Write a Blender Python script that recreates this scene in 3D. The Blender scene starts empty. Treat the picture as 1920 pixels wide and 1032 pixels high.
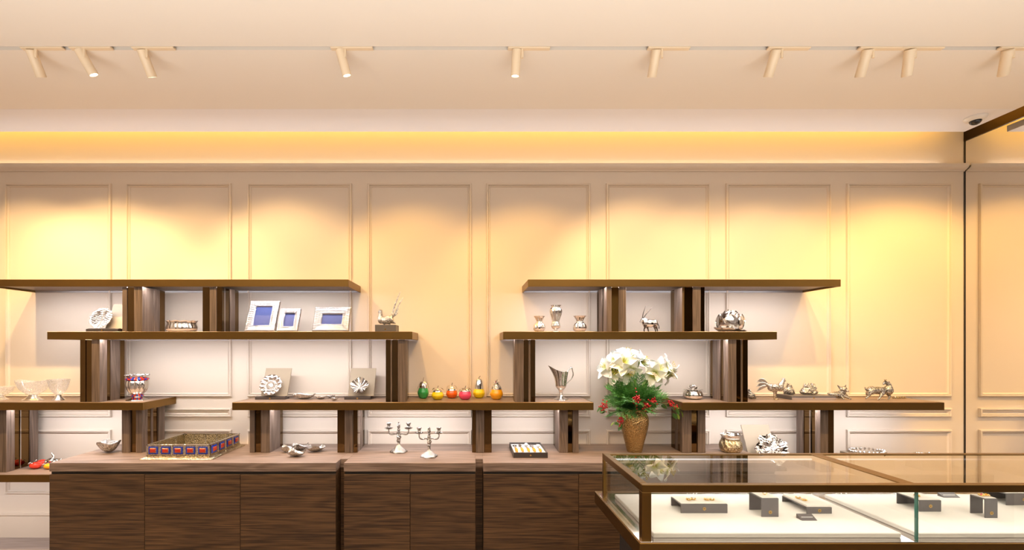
import bpy, bmesh, math, random
from mathutils import Vector, Matrix, Euler, noise as mnoise
random.seed(7)
SC = bpy.context.scene
COL = SC.collection
PI = math.pi
# ------------------------------------------------------------------ camera
F, VX, VY, EYE = 860.0, 880.0, 650.0, 1.536        # focal length and principal point (pixels of 1920x1032), eye height
cam = bpy.data.cameras.new('camera')
cam.sensor_fit = 'HORIZONTAL'; cam.sensor_width = 36.0; cam.lens = F/1920*36
cam.shift_x = (960-VX)/1920; cam.shift_y = (VY-516)/1920
cam.clip_start = 0.05
camo = bpy.data.objects.new('camera', cam); COL.objects.link(camo)
camo.location = (0, 0, EYE); camo.rotation_euler = (PI/2, 0, 0)
SC.camera = camo
# ------------------------------------------------------------------ exposure, world, large lights
vs = SC.view_settings
vs.view_transform = 'Standard'; vs.look = 'None'; vs.gamma = 1.0; vs.use_curve_mapping = False
vs.exposure = 0.0
SC.cycles.max_bounces = 10; SC.cycles.diffuse_bounces = 4; SC.cycles.glossy_bounces = 6
SC.cycles.transparent_max_bounces = 24; SC.cycles.transmission_bounces = 8
SC.cycles.caustics_reflective = True; SC.cycles.caustics_refractive = False
SC.cycles.sample_clamp_indirect = 3.0; SC.cycles.blur_glossy = 0.6
world = bpy.data.worlds.new('world'); SC.world = world; world.use_nodes = True
world.node_tree.nodes['Background'].inputs[0].default_value = (1.0, 0.86, 0.7, 1)
world.node_tree.nodes['Background'].inputs[1].default_value = 0.05
WARM = (1.0, 0.67, 0.30); GOLD = (1.0, 0.58, 0.16); COVE = (1.0, 0.55, 0.07); COOL = (0.97, 0.95, 1.0); FILL = (1.0, 0.93, 0.84)
def area(name, loc, rot, sx, sy, power, col, spread=PI):
    l = bpy.data.lights.new(name, 'AREA'); l.shape = 'RECTANGLE'; l.size = sx; l.size_y = sy
    l.energy = power; l.color = col; l.spread = spread
    o = bpy.data.objects.new(name, l); COL.objects.link(o); o.location = loc; o.rotation_euler = rot
    return o
# added unseen fills around and behind the camera: upward, downward and from the rear
area('up_fill_light', (0.0, -0.5, 0.95), (PI, 0, 0), 7.4, 2.2, 325, FILL, math.radians(136))
area('down_fill_light', (-0.4, -1.6, 3.15), (0, 0, 0), 6.5, 1.6, 18, FILL)
area('rear_fill_light', (0.0, -3.85, 1.5), (PI/2, 0, 0), 7.0, 2.4, 9, (1.0, 0.95, 0.9))
# ------------------------------------------------------------------ helpers
YW = 3.70           # the panelled wall
def X(px, Y): return (px-VX)/F*Y
def Z(py, Y): return EYE-(py-VY)/F*Y
def lin(r, g, b):
    f = lambda c: (c/255/12.92) if c/255 <= 0.04045 else ((c/255+0.055)/1.055)**2.4
    return (f(r), f(g), f(b), 1)

class MB:
    def __init__(s): s.v = []; s.f = []; s.col = None
    def box(s, x0, x1, y0, y1, z0, z1):
        n = len(s.v)
        s.v += [(x0,y0,z0),(x1,y0,z0),(x1,y1,z0),(x0,y1,z0),(x0,y0,z1),(x1,y0,z1),(x1,y1,z1),(x0,y1,z1)]
        s.f += [tuple(n+i for i in q) for q in ((0,3,2,1),(4,5,6,7),(0,1,5,4),(1,2,6,5),(2,3,7,6),(3,0,4,7))]
        return s
    def bbox(s, x0, x1, y0, y1, z0, z1, b=0.003):
        """box with chamfered edges"""
        bm = bmesh.new(); bmesh.ops.create_cube(bm, size=1)
        for v in bm.verts:
            v.co = Vector(((x0+x1)/2+v.co.x*(x1-x0), (y0+y1)/2+v.co.y*(y1-y0), (z0+z1)/2+v.co.z*(z1-z0)))
        bmesh.ops.bevel(bm, geom=bm.edges[:], offset=b, segments=1, affect='EDGES', profile=0.5)
        s.addbm(bm); return s
    def addbm(s, bm):
        n = len(s.v); bm.verts.index_update()
        s.v += [tuple(v.co) for v in bm.verts]
        s.f += [tuple(n+v.index for v in f.verts) for f in bm.faces]
        bm.free()
    def prism(s, poly, z0, z1):
        """polygon (x,y) counter-clockwise, extruded in z"""
        n = len(s.v); k = len(poly)
        s.v += [(x,y,z0) for x,y in poly]+[(x,y,z1) for x,y in poly]
        s.f.append(tuple(n+i for i in reversed(range(k)))); s.f.append(tuple(n+k+i for i in range(k)))
        for i in range(k):
            j = (i+1) % k; s.f.append((n+i, n+j, n+k+j, n+k+i))
        return s
    def grid(s, rows, closed_u=False):
        """rows: list of equally long lists of points"""
        n = len(s.v); k = len(rows[0])
        for r in rows: s.v += [tuple(p) for p in r]
        for i in range(len(rows)-1):
            for j in range(k if closed_u else k-1):
                a = n+i*k+j; b = n+i*k+(j+1) % k
                s.f.append((a, b, b+k, a+k))
        return s
    def lathe(s, prof, seg=48, n=36, thick=0.0, mod=None, c=(0,0,0), smooth=True, sx=1.0, sy=1.0):
        p = spline(prof, n) if smooth else list(prof)
        if thick:
            inner = [(max(r-thick, 0.0), max(z, p[0][1]+thick)) for r, z in reversed(p)]
            p = p+inner
        rows = []
        m = len(p)
        for i, (r, z) in enumerate(p):
            row = []
            for j in range(seg):
                a = 2*PI*j/seg; rr, zz = r, z
                if mod: rr, zz = mod(a, i/(m-1), r, z)
                row.append((c[0]+rr*math.cos(a)*sx, c[1]+rr*math.sin(a)*sy, c[2]+zz))
            rows.append(row)
        s.grid(rows, True)
        n0 = len(s.v)
        if p[0][0] > 1e-5: s.f.append(tuple(n0-m*seg+j for j in reversed(range(seg))))
        if p[-1][0] > 1e-5: s.f.append(tuple(n0-seg+j for j in range(seg)))
        return s
    def tube(s, pts, rad, seg=10, n=None):
        pts = [Vector(p) for p in pts]
        if not isinstance(rad, (list, tuple)): rad = [rad]*len(pts)
        if n:
            q = spline([tuple(p)+(r,) for p, r in zip(pts, rad)], n)
            pts = [Vector(p[:3]) for p in q]; rad = [p[3] for p in q]
        rows = []; up = None
        for i, p in enumerate(pts):
            t = (pts[min(i+1, len(pts)-1)]-pts[max(i-1, 0)])
            if t.length < 1e-9: t = Vector((0,0,1))
            t.normalize()
            if up is None: up = Vector((0,0,1)) if abs(t.z) < 0.9 else Vector((1,0,0))
            a = t.cross(up)
            if a.length < 1e-6: a = t.orthogonal()
            a.normalize(); b = a.cross(t); up = b
            rows.append([p+(a*math.cos(2*PI*j/seg)+b*math.sin(2*PI*j/seg))*rad[i] for j in range(seg)])
        s.grid(rows, True)
        n0 = len(s.v); m = len(pts)
        s.f.append(tuple(n0-m*seg+j for j in reversed(range(seg)))); s.f.append(tuple(n0-seg+j for j in range(seg)))
        return s
    def ball(s, c, r, seg=14, rings=9, rot=None):
        if not isinstance(r, (list, tuple)): r = (r, r, r)
        R = Euler(rot).to_matrix() if rot else None
        rows = []
        for i in range(rings+1):
            ph = -PI/2+PI*i/rings; row = []
            for j in range(seg):
                a = 2*PI*j/seg
                v = Vector((r[0]*math.cos(ph)*math.cos(a), r[1]*math.cos(ph)*math.sin(a), r[2]*math.sin(ph)))
                if R: v = R @ v
                row.append(v+Vector(c))
            rows.append(row)
        s.grid(rows, True); return s
    def dish(s, rim, depth, nr=10, nt=64, thick=0.004):
        """closed shell over a polar outline: rim(theta) -> radius, depth(rho, theta) -> z"""
        top = []; bot = []
        for i in range(nr+1):
            q = i/nr; a = []; b = []
            for j in range(nt):
                th = 2*PI*j/nt; r = rim(th)*max(q, 0.002); z = depth(q, th)
                a.append((r*math.cos(th), r*math.sin(th), z)); b.append((r*math.cos(th), r*math.sin(th), z-thick))
            top.append(a); bot.append(b)
        s.grid(top+bot[::-1], True); return s
    def sheet(s, fn, nu=8, nv=4, thick=0.0):
        rows = [[Vector(fn(i/nu, -1+2*j/nv)) for j in range(nv+1)] for i in range(nu+1)]
        if not thick: s.grid(rows); return s
        nrm = []
        for i in range(nu+1):
            r = []
            for j in range(nv+1):
                du = rows[min(i+1, nu)][j]-rows[max(i-1, 0)][j]; dv = rows[i][min(j+1, nv)]-rows[i][max(j-1, 0)]
                c = du.cross(dv); r.append(c.normalized() if c.length > 1e-12 else Vector((0,0,1)))
            nrm.append(r)
        low = [[p-q*thick for p, q in zip(a, b)] for a, b in zip(rows, nrm)]
        full = [a+b[::-1] for a, b in zip(rows, low)]
        s.grid(full, True)
        n0 = len(s.v)-len(full)*len(full[0]); k = len(full[0])
        s.f.append(tuple(n0+j for j in reversed(range(k)))); s.f.append(tuple(len(s.v)-k+j for j in range(k)))
        return s
    def xform(s, M, start=0):
        for i in range(start, len(s.v)): s.v[i] = tuple(M @ Vector(s.v[i]))
        return s
    def mesh(s, name, mat, smooth):
        me = bpy.data.meshes.new(name); me.from_pydata(s.v, [], s.f)
        bm = bmesh.new(); bm.from_mesh(me)
        bmesh.ops.recalc_face_normals(bm, faces=bm.faces[:])
        bm.to_mesh(me); bm.free()
        if smooth:
            me.polygons.foreach_set('use_smooth', [True]*len(me.polygons))
            me.set_sharp_from_angle(angle=math.radians(smooth if smooth is not True else 48))
        if mat: me.materials.append(mat)
        return me

def spline(p, n):
    """Catmull-Rom through tuples of any size, n samples"""
    p = [tuple(q) for q in p]; k = len(p); out = []
    for i in range(n):
        t = i/(n-1)*(k-1); j = min(int(t), k-2); u = t-j
        a = p[max(j-1, 0)]; b = p[j]; c = p[j+1]; d = p[min(j+2, k-1)]
        out.append(tuple(0.5*(2*B+(C-A)*u+(2*A-5*B+4*C-D)*u*u+(3*B-A-3*C+D)*u**3) for A, B, C, D in zip(a, b, c, d)))
    return out

def obj(name, mb, mat, parent=None, loc=None, rot=None, smooth=False, label=None, kind=None):
    me = mb if isinstance(mb, bpy.types.Mesh) else mb.mesh(name, mat, smooth)
    o = bpy.data.objects.new(name, me); COL.objects.link(o)
    if parent: o.parent = parent
    if loc: o.location = loc
    if rot: o.rotation_euler = rot
    if label: o['label'] = label
    if kind: o['kind'] = kind
    return o
def tag(o, label, cat, group=None):
    o['label'] = label; o['category'] = cat
    if group: o['group'] = group
    return o
def thing(name, label, cat, loc=(0,0,0), rz=0.0, group=None):
    o = bpy.data.objects.new(name, None); COL.objects.link(o); o.empty_display_size = 0.05
    o.location = loc; o.rotation_euler = (0, 0, rz)
    return tag(o, label, cat, group)
def struct(name, mb, mat, label, parent=None, cat=None, smooth=False):
    o = obj(name, mb, mat, parent, smooth=smooth)
    if not parent: o['kind'] = 'structure'; o['label'] = label; o['category'] = cat or name.split('_')[0]
    return o

def blob(name, prims, voxel, mat, parent, smooth_iter=3, loc=None, label=None):
    """one continuous surface grown from ellipsoids ('e',c,r[,rot]) and tapered limbs ('c',p0,r0,p1,r1)"""
    mb = MB()
    for p in prims:
        if p[0] == 'e': mb.ball(p[1], p[2], 16, 10, p[3] if len(p) > 3 else None)
        else:
            a, b = Vector(p[1]), Vector(p[3])
            mb.ball(a, p[2], 12, 8); mb.ball(b, p[4], 12, 8); mb.tube([a, b], [p[2], p[4]], 12)
    me = mb.mesh(name+'_src', None, False)
    t = bpy.data.objects.new('tmp', me); COL.objects.link(t)
    m = t.modifiers.new('r', 'REMESH'); m.mode = 'VOXEL'; m.voxel_size = voxel
    m2 = t.modifiers.new('s', 'SMOOTH'); m2.iterations = smooth_iter; m2.factor = 0.5
    dg = bpy.context.evaluated_depsgraph_get()
    me2 = bpy.data.meshes.new_from_object(t.evaluated_get(dg))
    bpy.data.objects.remove(t); bpy.data.meshes.remove(me)
    me2.name = name; me2.materials.clear(); me2.materials.append(mat)
    me2.polygons.foreach_set('use_smooth', [True]*len(me2.polygons))
    o = bpy.data.objects.new(name, me2); COL.objects.link(o); o.parent = parent
    if loc: o.location = loc
    if label: o['label'] = label
    return o

# ------------------------------------------------------------------ materials
def mat(name, color, rough=0.5, metal=0.0, **kw):
    m = bpy.data.materials.new(name); m.use_nodes = True
    b = m.node_tree.nodes['Principled BSDF']
    b.inputs['Base Color'].default_value = color if len(color) == 4 else tuple(color)+(1,)
    b.inputs['Roughness'].default_value = rough; b.inputs['Metallic'].default_value = metal
    for k, v in kw.items(): b.inputs[k.replace('_', ' ')].default_value = v
    return m
def N(m, t, **kw):
    n = m.node_tree.nodes.new(t)
    for k, v in kw.items(): setattr(n, k, v)
    return n
def L(m, a, b): m.node_tree.links.new(a, b)
def bumpy(m, scale, strength, dist=0.002, detail=3.0, kind='noise', stretch=(1,1,1), coloramp=None):
    tc = N(m, 'ShaderNodeTexCoord'); mp = N(m, 'ShaderNodeMapping'); mp.inputs['Scale'].default_value = stretch
    L(m, tc.outputs['Object'], mp.inputs[0])
    if kind == 'noise':
        t = N(m, 'ShaderNodeTexNoise'); t.inputs['Detail'].default_value = detail
    else:
        t = N(m, 'ShaderNodeTexVoronoi')
    t.inputs['Scale'].default_value = scale; L(m, mp.outputs[0], t.inputs['Vector'])
    out = t.outputs[0]
    bp = N(m, 'ShaderNodeBump'); bp.inputs['Strength'].default_value = strength; bp.inputs['Distance'].default_value = dist
    L(m, out, bp.inputs['Height'])
    b = m.node_tree.nodes['Principled BSDF']; L(m, bp.outputs[0], b.inputs['Normal'])
    if coloramp:
        r = N(m, 'ShaderNodeValToRGB'); r.color_ramp.elements[0].color = coloramp[0]; r.color_ramp.elements[1].color = coloramp[1]
        r.color_ramp.elements[0].position = 0.35; r.color_ramp.elements[1].position = 0.65
        L(m, out, r.inputs[0]); L(m, r.outputs[0], b.inputs['Base Color'])
    return m
def wood(name, axis, c0, c1, rough=0.55, seed=0.0):
    """oak veneer with the grain along an axis"""
    m = mat(name, c0, rough); b = m.node_tree.nodes['Principled BSDF']
    tc = N(m, 'ShaderNodeTexCoord'); oi = N(m, 'ShaderNodeObjectInfo'); ad = N(m, 'ShaderNodeVectorMath', operation='ADD')
    cm = N(m, 'ShaderNodeCombineXYZ'); mu = N(m, 'ShaderNodeMath', operation='MULTIPLY'); mu.inputs[1].default_value = 37.0
    L(m, oi.outputs['Random'], mu.inputs[0])
    for i in range(3): L(m, mu.outputs[0], cm.inputs[i])
    L(m, tc.outputs['Object'], ad.inputs[0]); L(m, cm.outputs[0], ad.inputs[1])
    def stretched(along, across, sc, det, dis):
        mp = N(m, 'ShaderNodeMapping'); v = [across]*3; v[axis] = along; mp.inputs['Scale'].default_value = v
        L(m, ad.outputs[0], mp.inputs[0])
        t = N(m, 'ShaderNodeTexNoise'); t.inputs['Scale'].default_value = sc; t.inputs['Detail'].default_value = det
        t.inputs['Distortion'].default_value = dis; L(m, mp.outputs[0], t.inputs['Vector']); return t.outputs[0]
    fine = stretched(4, 220, 1.0, 4, 0.0)
    big = stretched(0.55, 5.5, 1.0, 2, 0.35)
    sn = N(m, 'ShaderNodeMath', operation='MULTIPLY'); sn.inputs[1].default_value = 80.0; L(m, big, sn.inputs[0])
    si = N(m, 'ShaderNodeMath', operation='SINE'); L(m, sn.outputs[0], si.inputs[0])
    patch = stretched(1.0, 5, 1.0, 1, 0.0)
    pm = N(m, 'ShaderNodeMath', operation='MULTIPLY'); L(m, si.outputs[0], pm.inputs[0]); L(m, patch, pm.inputs[1])
    a1 = N(m, 'ShaderNodeMath', operation='MULTIPLY_ADD'); L(m, pm.outputs[0], a1.inputs[0]); a1.inputs[1].default_value = 0.11; L(m, fine, a1.inputs[2])
    r = N(m, 'ShaderNodeValToRGB'); r.color_ramp.elements[0].position = 0.36; r.color_ramp.elements[1].position = 0.66
    r.color_ramp.elements[0].color = c0; r.color_ramp.elements[1].color = c1
    L(m, a1.outputs[0], r.inputs[0]); L(m, r.outputs[0], b.inputs['Base Color'])
    bp = N(m, 'ShaderNodeBump'); bp.inputs['Strength'].default_value = 0.25; bp.inputs['Distance'].default_value = 0.001
    L(m, a1.outputs[0], bp.inputs['Height']); L(m, bp.outputs[0], b.inputs['Normal'])
    return m
def glow(name, color, strength):
    m = bpy.data.materials.new(name); m.use_nodes = True; nt = m.node_tree; nt.nodes.remove(nt.nodes['Principled BSDF'])
    e = N(m, 'ShaderNodeEmission'); e.inputs[0].default_value = tuple(color)+(1,); e.inputs[1].default_value = strength
    L(m, e.outputs[0], nt.nodes['Material Output'].inputs[0]); return m
def pane(name, tint=(1,1,1), gain=1.7, extra=0.0, rough=0.0):
    """thin clear glass: fresnel mirror over see-through, on the outer faces"""
    m = bpy.data.materials.new(name); m.use_nodes = True; nt = m.node_tree; nt.nodes.remove(nt.nodes['Principled BSDF'])
    fr = N(m, 'ShaderNodeFresnel'); fr.inputs[0].default_value = 1.5
    ge = N(m, 'ShaderNodeNewGeometry')
    a = N(m, 'ShaderNodeMath', operation='MULTIPLY_ADD'); a.inputs[1].default_value = gain; a.inputs[2].default_value = extra; a.use_clamp = True
    L(m, fr.outputs[0], a.inputs[0])
    b = N(m, 'ShaderNodeMath', operation='SUBTRACT'); b.inputs[0].default_value = 1.0; L(m, ge.outputs['Backfacing'], b.inputs[1])
    c = N(m, 'ShaderNodeMath', operation='MULTIPLY'); L(m, a.outputs[0], c.inputs[0]); L(m, b.outputs[0], c.inputs[1])
    t = N(m, 'ShaderNodeBsdfTransparent'); t.inputs[0].default_value = tuple(tint)+(1,)
    g = N(m, 'ShaderNodeBsdfGlossy'); g.inputs['Roughness'].default_value = rough
    mx = N(m, 'ShaderNodeMixShader'); L(m, c.outputs[0], mx.inputs[0]); L(m, t.outputs[0], mx.inputs[1]); L(m, g.outputs[0], mx.inputs[2])
    L(m, mx.outputs[0], nt.nodes['Material Output'].inputs[0]); return m

M = {}
M['wall'] = bumpy(mat('wall_paint', (0.71, 0.61, 0.505), 0.6), 300, 0.05, 0.0005)
M['ceiling'] = mat('ceiling_paint', (0.84, 0.79, 0.72), 0.7)
M['ceiling_edge'] = mat('ceiling_edge_lit_tint', (0.86, 0.84, 0.85), 0.6)  # cool light along the ceiling's rear edge put into its colour
M['floor'] = wood('floor_oak', 0, (0.20, 0.15, 0.125, 1), (0.34, 0.27, 0.24, 1), 0.4)
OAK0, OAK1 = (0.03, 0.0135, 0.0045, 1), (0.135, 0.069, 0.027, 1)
M['oak'] = wood('smoked_oak_darkened', 0, OAK0, OAK1, 0.5)  # the oak darkened for the little light on the cabinet fronts
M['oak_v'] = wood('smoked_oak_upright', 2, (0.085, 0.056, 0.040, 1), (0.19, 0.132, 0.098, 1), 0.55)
M['oak_lit'] = wood('smoked_oak_lightened', 0, (0.125, 0.082, 0.060, 1), (0.31, 0.222, 0.172, 1), 0.42)  # the same oak lightened for the lamps over the tops
M['gap'] = mat('shadow_gap_lacquer', (0.02, 0.013, 0.008), 0.6)
M['bronze'] = bumpy(mat('brushed_bronze', (0.22, 0.125, 0.036), 0.36, 1.0), 60, 0.12, 0.0005, stretch=(0.05, 1, 8))
M['bronze_mirror'] = mat('bronze_mirror', (0.15, 0.088, 0.034), 0.05, 1.0)
M['bronze_mirror_lit'] = mat('bright_bronze_mirror', (0.36, 0.20, 0.05), 0.06, 1.0)  # same bronze strips, golden reflections at the right put into the colour
M['rail'] = mat('satin_rail', (0.42, 0.40, 0.40), 0.45, 1.0)
M['bronze_dark'] = mat('dark_bronze', (0.05, 0.033, 0.02), 0.25, 1.0)
M['chrome'] = mat('polished_steel', (0.75, 0.72, 0.72), 0.12, 1.0)
M['room_dark'] = mat('dark_reflection_wall', (0.16, 0.11, 0.075), 0.5)  # unseen wall, coloured dark to give the silver dark reflections
M['mirror'] = mat('wall_mirror', (0.93, 0.92, 0.9), 0.0, 1.0)
M['silver'] = bumpy(mat('polished_silver', (0.92, 0.91, 0.90), 0.09, 1.0), 60, 0.25, 0.004)
M['silver_h'] = bumpy(mat('chased_silver', (0.92, 0.91, 0.89), 0.16, 1.0), 130, 0.9, 0.006, coloramp=((0.28, 0.25, 0.22, 1), (0.93, 0.92, 0.90, 1)))
M['silver_c'] = bumpy(mat('beaded_silver', (0.94, 0.93, 0.92), 0.14, 1.0), 320, 0.7, 0.004, coloramp=((0.62, 0.59, 0.55, 1), (0.95, 0.94, 0.93, 1)))
M['silver_f'] = bumpy(mat('furred_silver', (0.80, 0.76, 0.70), 0.22, 1.0), 150, 1.0, 0.006, coloramp=((0.045, 0.038, 0.03, 1), (0.86, 0.83, 0.78, 1)))
M['silver_d'] = mat('oxidised_silver', (0.16, 0.14, 0.13), 0.25, 1.0)
M['gilt'] = mat('polished_gilt', (0.85, 0.58, 0.22), 0.16, 1.0)
M['gilt_silver'] = bumpy(mat('gilded_chased_silver', (0.80, 0.66, 0.40), 0.2, 1.0), 150, 0.9, 0.005, coloramp=((0.20, 0.14, 0.06, 1), (0.88, 0.76, 0.52, 1)))
M['hammered'] = bumpy(mat('hammered_brass', (0.56, 0.38, 0.16), 0.26, 1.0), 95, 0.8, 0.005, kind='voronoi')
M['stand'] = mat('dark_leather', (0.045, 0.035, 0.032), 0.4)
M['board'] = bumpy(mat('beige_suede', (0.34, 0.27, 0.19), 0.8), 400, 0.1, 0.0005)
M['felt'] = bumpy(mat('cream_suede', (0.74, 0.68, 0.60), 0.9), 500, 0.2, 0.0006)
M['grey_leather'] = bumpy(mat('grey_leather', (0.115, 0.10, 0.095), 0.45), 500, 0.1, 0.0004)
M['velvet'] = mat('blue_moire', (0.003, 0.016, 0.125), 0.6)
M['cream_metal'] = mat('cream_lacquer', (0.80, 0.66, 0.48), 0.4)
M['channel'] = mat('track_channel_lacquer', (0.15, 0.105, 0.065), 0.6)
M['white_plastic'] = mat('white_plastic', (0.82, 0.79, 0.74), 0.35)
M['black_gloss'] = mat('black_dome', (0.02, 0.02, 0.022), 0.08)
M['lens'] = glow('lamp_lens', (1.0, 0.9, 0.72), 9.0)
M['led'] = glow('led_diffuser', (1.0, 0.96, 0.98), 2.0)
M['glass'] = pane('showcase_glass', (0.97, 0.985, 0.975), 2.3, 0.0)
M['glass_edge'] = mat('green_glass_edge', (0.05, 0.16, 0.12), 0.1)
M['crystal'] = pane('etched_crystal', (0.97, 0.97, 0.97), 1.6, 0.05, 0.12)
_m = M['crystal']; _o = _m.node_tree.nodes['Material Output']; _p = _o.inputs[0].links[0].from_socket
_d = N(_m, 'ShaderNodeBsdfTranslucent'); _d.inputs[0].default_value = (0.95, 0.95, 0.97, 1)
_e = N(_m, 'ShaderNodeBsdfDiffuse'); _e.inputs[0].default_value = (0.95, 0.95, 0.97, 1)
_x = N(_m, 'ShaderNodeMixShader'); L(_m, _d.outputs[0], _x.inputs[1]); L(_m, _e.outputs[0], _x.inputs[2])
_t = N(_m, 'ShaderNodeTexNoise'); _t.inputs['Scale'].default_value = 160.0
_c = N(_m, 'ShaderNodeTexCoord'); L(_m, _c.outputs['Object'], _t.inputs['Vector'])
_f = N(_m, 'ShaderNodeMath', operation='MULTIPLY'); _f.inputs[1].default_value = 0.5; L(_m, _t.outputs[0], _f.inputs[0])
_y = N(_m, 'ShaderNodeMixShader'); L(_m, _f.outputs[0], _y.inputs[0]); L(_m, _p, _y.inputs[1]); L(_m, _x.outputs[0], _y.inputs[2]); L(_m, _y.outputs[0], _o.inputs[0])
for k, c in (('green', (0.03, 0.36, 0.08)), ('yellow', (0.85, 0.62, 0.005)), ('orange', (0.80, 0.13, 0.004)), ('pink', (0.80, 0.06, 0.16)),
             ('tomato', (0.75, 0.03, 0.008)), ('red', (0.45, 0.03, 0.015)), ('blue', (0.012, 0.03, 0.32)), ('saffron', (0.85, 0.36, 0.006)), ('amber', (0.75, 0.32, 0.03))):
    M[k] = mat(k+'_enamel', c, 0.15, Coat_Weight=0.6)
M['wax'] = mat('white_ceramic', (0.7, 0.74, 0.82), 0.15)
M['fir'] = mat('fir_green', (0.06, 0.21, 0.035), 0.5)
M['leaf'] = mat('leaf_green', (0.055, 0.15, 0.03), 0.35)
M['leaf_l'] = mat('pale_leaf_green', (0.22, 0.34, 0.05), 0.35)
M['stem'] = mat('stem_green', (0.16, 0.26, 0.06), 0.4)
M['berry'] = mat('berry_red', (0.42, 0.008, 0.016), 0.18)
M['anther'] = mat('anther_yellow', (0.55, 0.42, 0.08), 0.6)
def petal_mat():
    m = mat('amaryllis_petal', (0.88, 0.88, 0.80), 0.45); b = m.node_tree.nodes['Principled BSDF']
    at = N(m, 'ShaderNodeAttribute'); at.attribute_name = 'along'
    r = N(m, 'ShaderNodeValToRGB'); r.color_ramp.elements[0].color = (0.55, 0.62, 0.08, 1); r.color_ramp.elements[1].color = (0.9, 0.9, 0.83, 1)
    r.color_ramp.elements[0].position = 0.12; r.color_ramp.elements[1].position = 0.5
    L(m, at.outputs['Fac'], r.inputs[0]); L(m, r.outputs[0], b.inputs['Base Color'])
    tr = N(m, 'ShaderNodeBsdfTranslucent'); L(m, r.outputs[0], tr.inputs[0])
    mx = N(m, 'ShaderNodeMixShader'); mx.inputs[0].default_value = 0.35
    L(m, b.outputs[0], mx.inputs[1]); L(m, tr.outputs[0], mx.inputs[2])
    L(m, mx.outputs[0], m.node_tree.nodes['Material Output'].inputs[0]); return m
M['petal'] = petal_mat()
# ------------------------------------------------------------------ the room
XL, XR, YB, ZT = -5.2, 3.993, -4.0, 3.60
ZC = 3.198          # underside of the hung ceiling
struct('floor', MB().box(XL, XR, YB, YW, -0.1, 0.0), M['floor'], 'grey brown oak floor')
wall = struct('wall_back', MB().box(XL, XR, YW, YW+0.1, 0, ZT), M['wall'], 'beige panelled shop wall behind the shelves')
struct('wall_left', MB().box(XL-0.1, XL, YB, YW, 0, ZT), M['wall'], 'plain beige side wall left of the shelves')
struct('wall_front', MB().box(XL, XR, YB-0.1, YB, 0, ZT), M['room_dark'], 'unseen wall behind the viewer, made dark for the silver to reflect')
wr = struct('wall_right', MB().box(XR+0.012, XR+0.11, YB, YW, 0, ZT), M['bronze_dark'], 'right side wall carrying the tall mirror')
struct('mirror_panel', MB().box(XR, XR+0.012, 0.2, YW-0.002, 0.02, 3.19), M['mirror'], '', wr)
struct('mirror_trim', MB().box(XR-0.008, XR+0.012, 0.2, YW-0.002, 3.19, 3.30), M['bronze_dark'], '', wr)
struct('wall_joint', MB().box(XR-0.006, XR, YW-0.006, YW-0.001, 0, 3.19), M['gap'], '', wr)
XS = 3.828          # right edge of the hung ceiling
c = struct('ceiling', MB().box(XL, XR+0.1, YB, YW, ZT, ZT+0.1), M['ceiling'], 'structural ceiling above the hung ceiling')
hung = struct('ceiling_hung', MB().box(XL, XS, YB, 2.539, ZC, ZC+0.045).box(XL, XS, 2.571, 3.21, ZC, ZC+0.045), M['ceiling'], 'smooth cream hung ceiling with a slot for the lamp track')
struct('track_channel', MB().box(XL, XS, 2.539, 2.571, ZC+0.022, ZC+0.04), M['channel'], '', hung)
struct('trim_1', MB().box(XL, XS, 3.21, 3.547, ZC-0.001, ZC+0.045), M['ceiling_edge'], 'hung ceiling edge above the wall, whitened for the cool light on it', cat='trim')
def rect_ring(mb, x0, x1, z0, z1, prof, y=YW):
    rows = []
    for w, p in prof:
        rows.append([(x0+w, y-p, z0+w), (x1-w, y-p, z0+w), (x1-w, y-p, z1-w), (x0+w, y-p, z1-w)])
    mb.grid(rows, True); return mb
PROF = [(0, 0), (0, 0.011), (0.004, 0.018), (0.012, 0.019), (0.016, 0.008), (0.021, 0.013), (0.027, 0.008), (0.03, 0)]
pan = [(12, 210), (238, 435), (465, 660), (690, 884), (912, 1106), (1136, 1330), (1360, 1557), (1586, 1782)]
pan = [(-441, -243), (-215, -16)]+pan
for a, b in pan:
    for t, u in ((345, 744), (765.5, 782), (806, 926)):
        obj('panel_moulding', rect_ring(MB(), X(a, YW), X(b, YW), Z(u, YW), Z(t, YW), PROF), M['wall'], wall, smooth=30)
mb = MB(); rows = []
for p, z in ((0, 2.945), (0.012, 2.947), (0.016, 2.955), (0.03, 2.962), (0.042, 2.972), (0.045, 2.978), (0.045, 2.999), (0.041, 2.999), (0.041, 2.984), (0, 2.984)):
    rows.append([(XL, YW-p, z), (XR-0.007, YW-p, z)])
struct('trim_2', mb.grid(rows), M['wall'], 'beige cornice moulding running above the wall panels', cat='trim', smooth=30)
struct('baseboard_back', MB().box(XL, XR-0.007, YW-0.018, YW, 0, 0.18).box(XL, XR-0.007, YW-0.025, YW, 0.18, 0.20), M['wall'], 'beige baseboard below the wall panels', cat='baseboard')
# added unseen strip behind a raised cornice lip, throwing the ceiling's cool band
area('cornice_fill_light', (-0.7, 3.68, 2.988), (math.radians(-91), 0, 0), 9.0, 0.012, 8.5, (0.78, 0.89, 1.0))
# hidden cove lamp on top of the hung ceiling's edge, shining down the wall
area('cove_light', (-0.7, 3.60, 3.46), (math.radians(20), 0, 0), 9.0, 0.03, 38, COVE)

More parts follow.
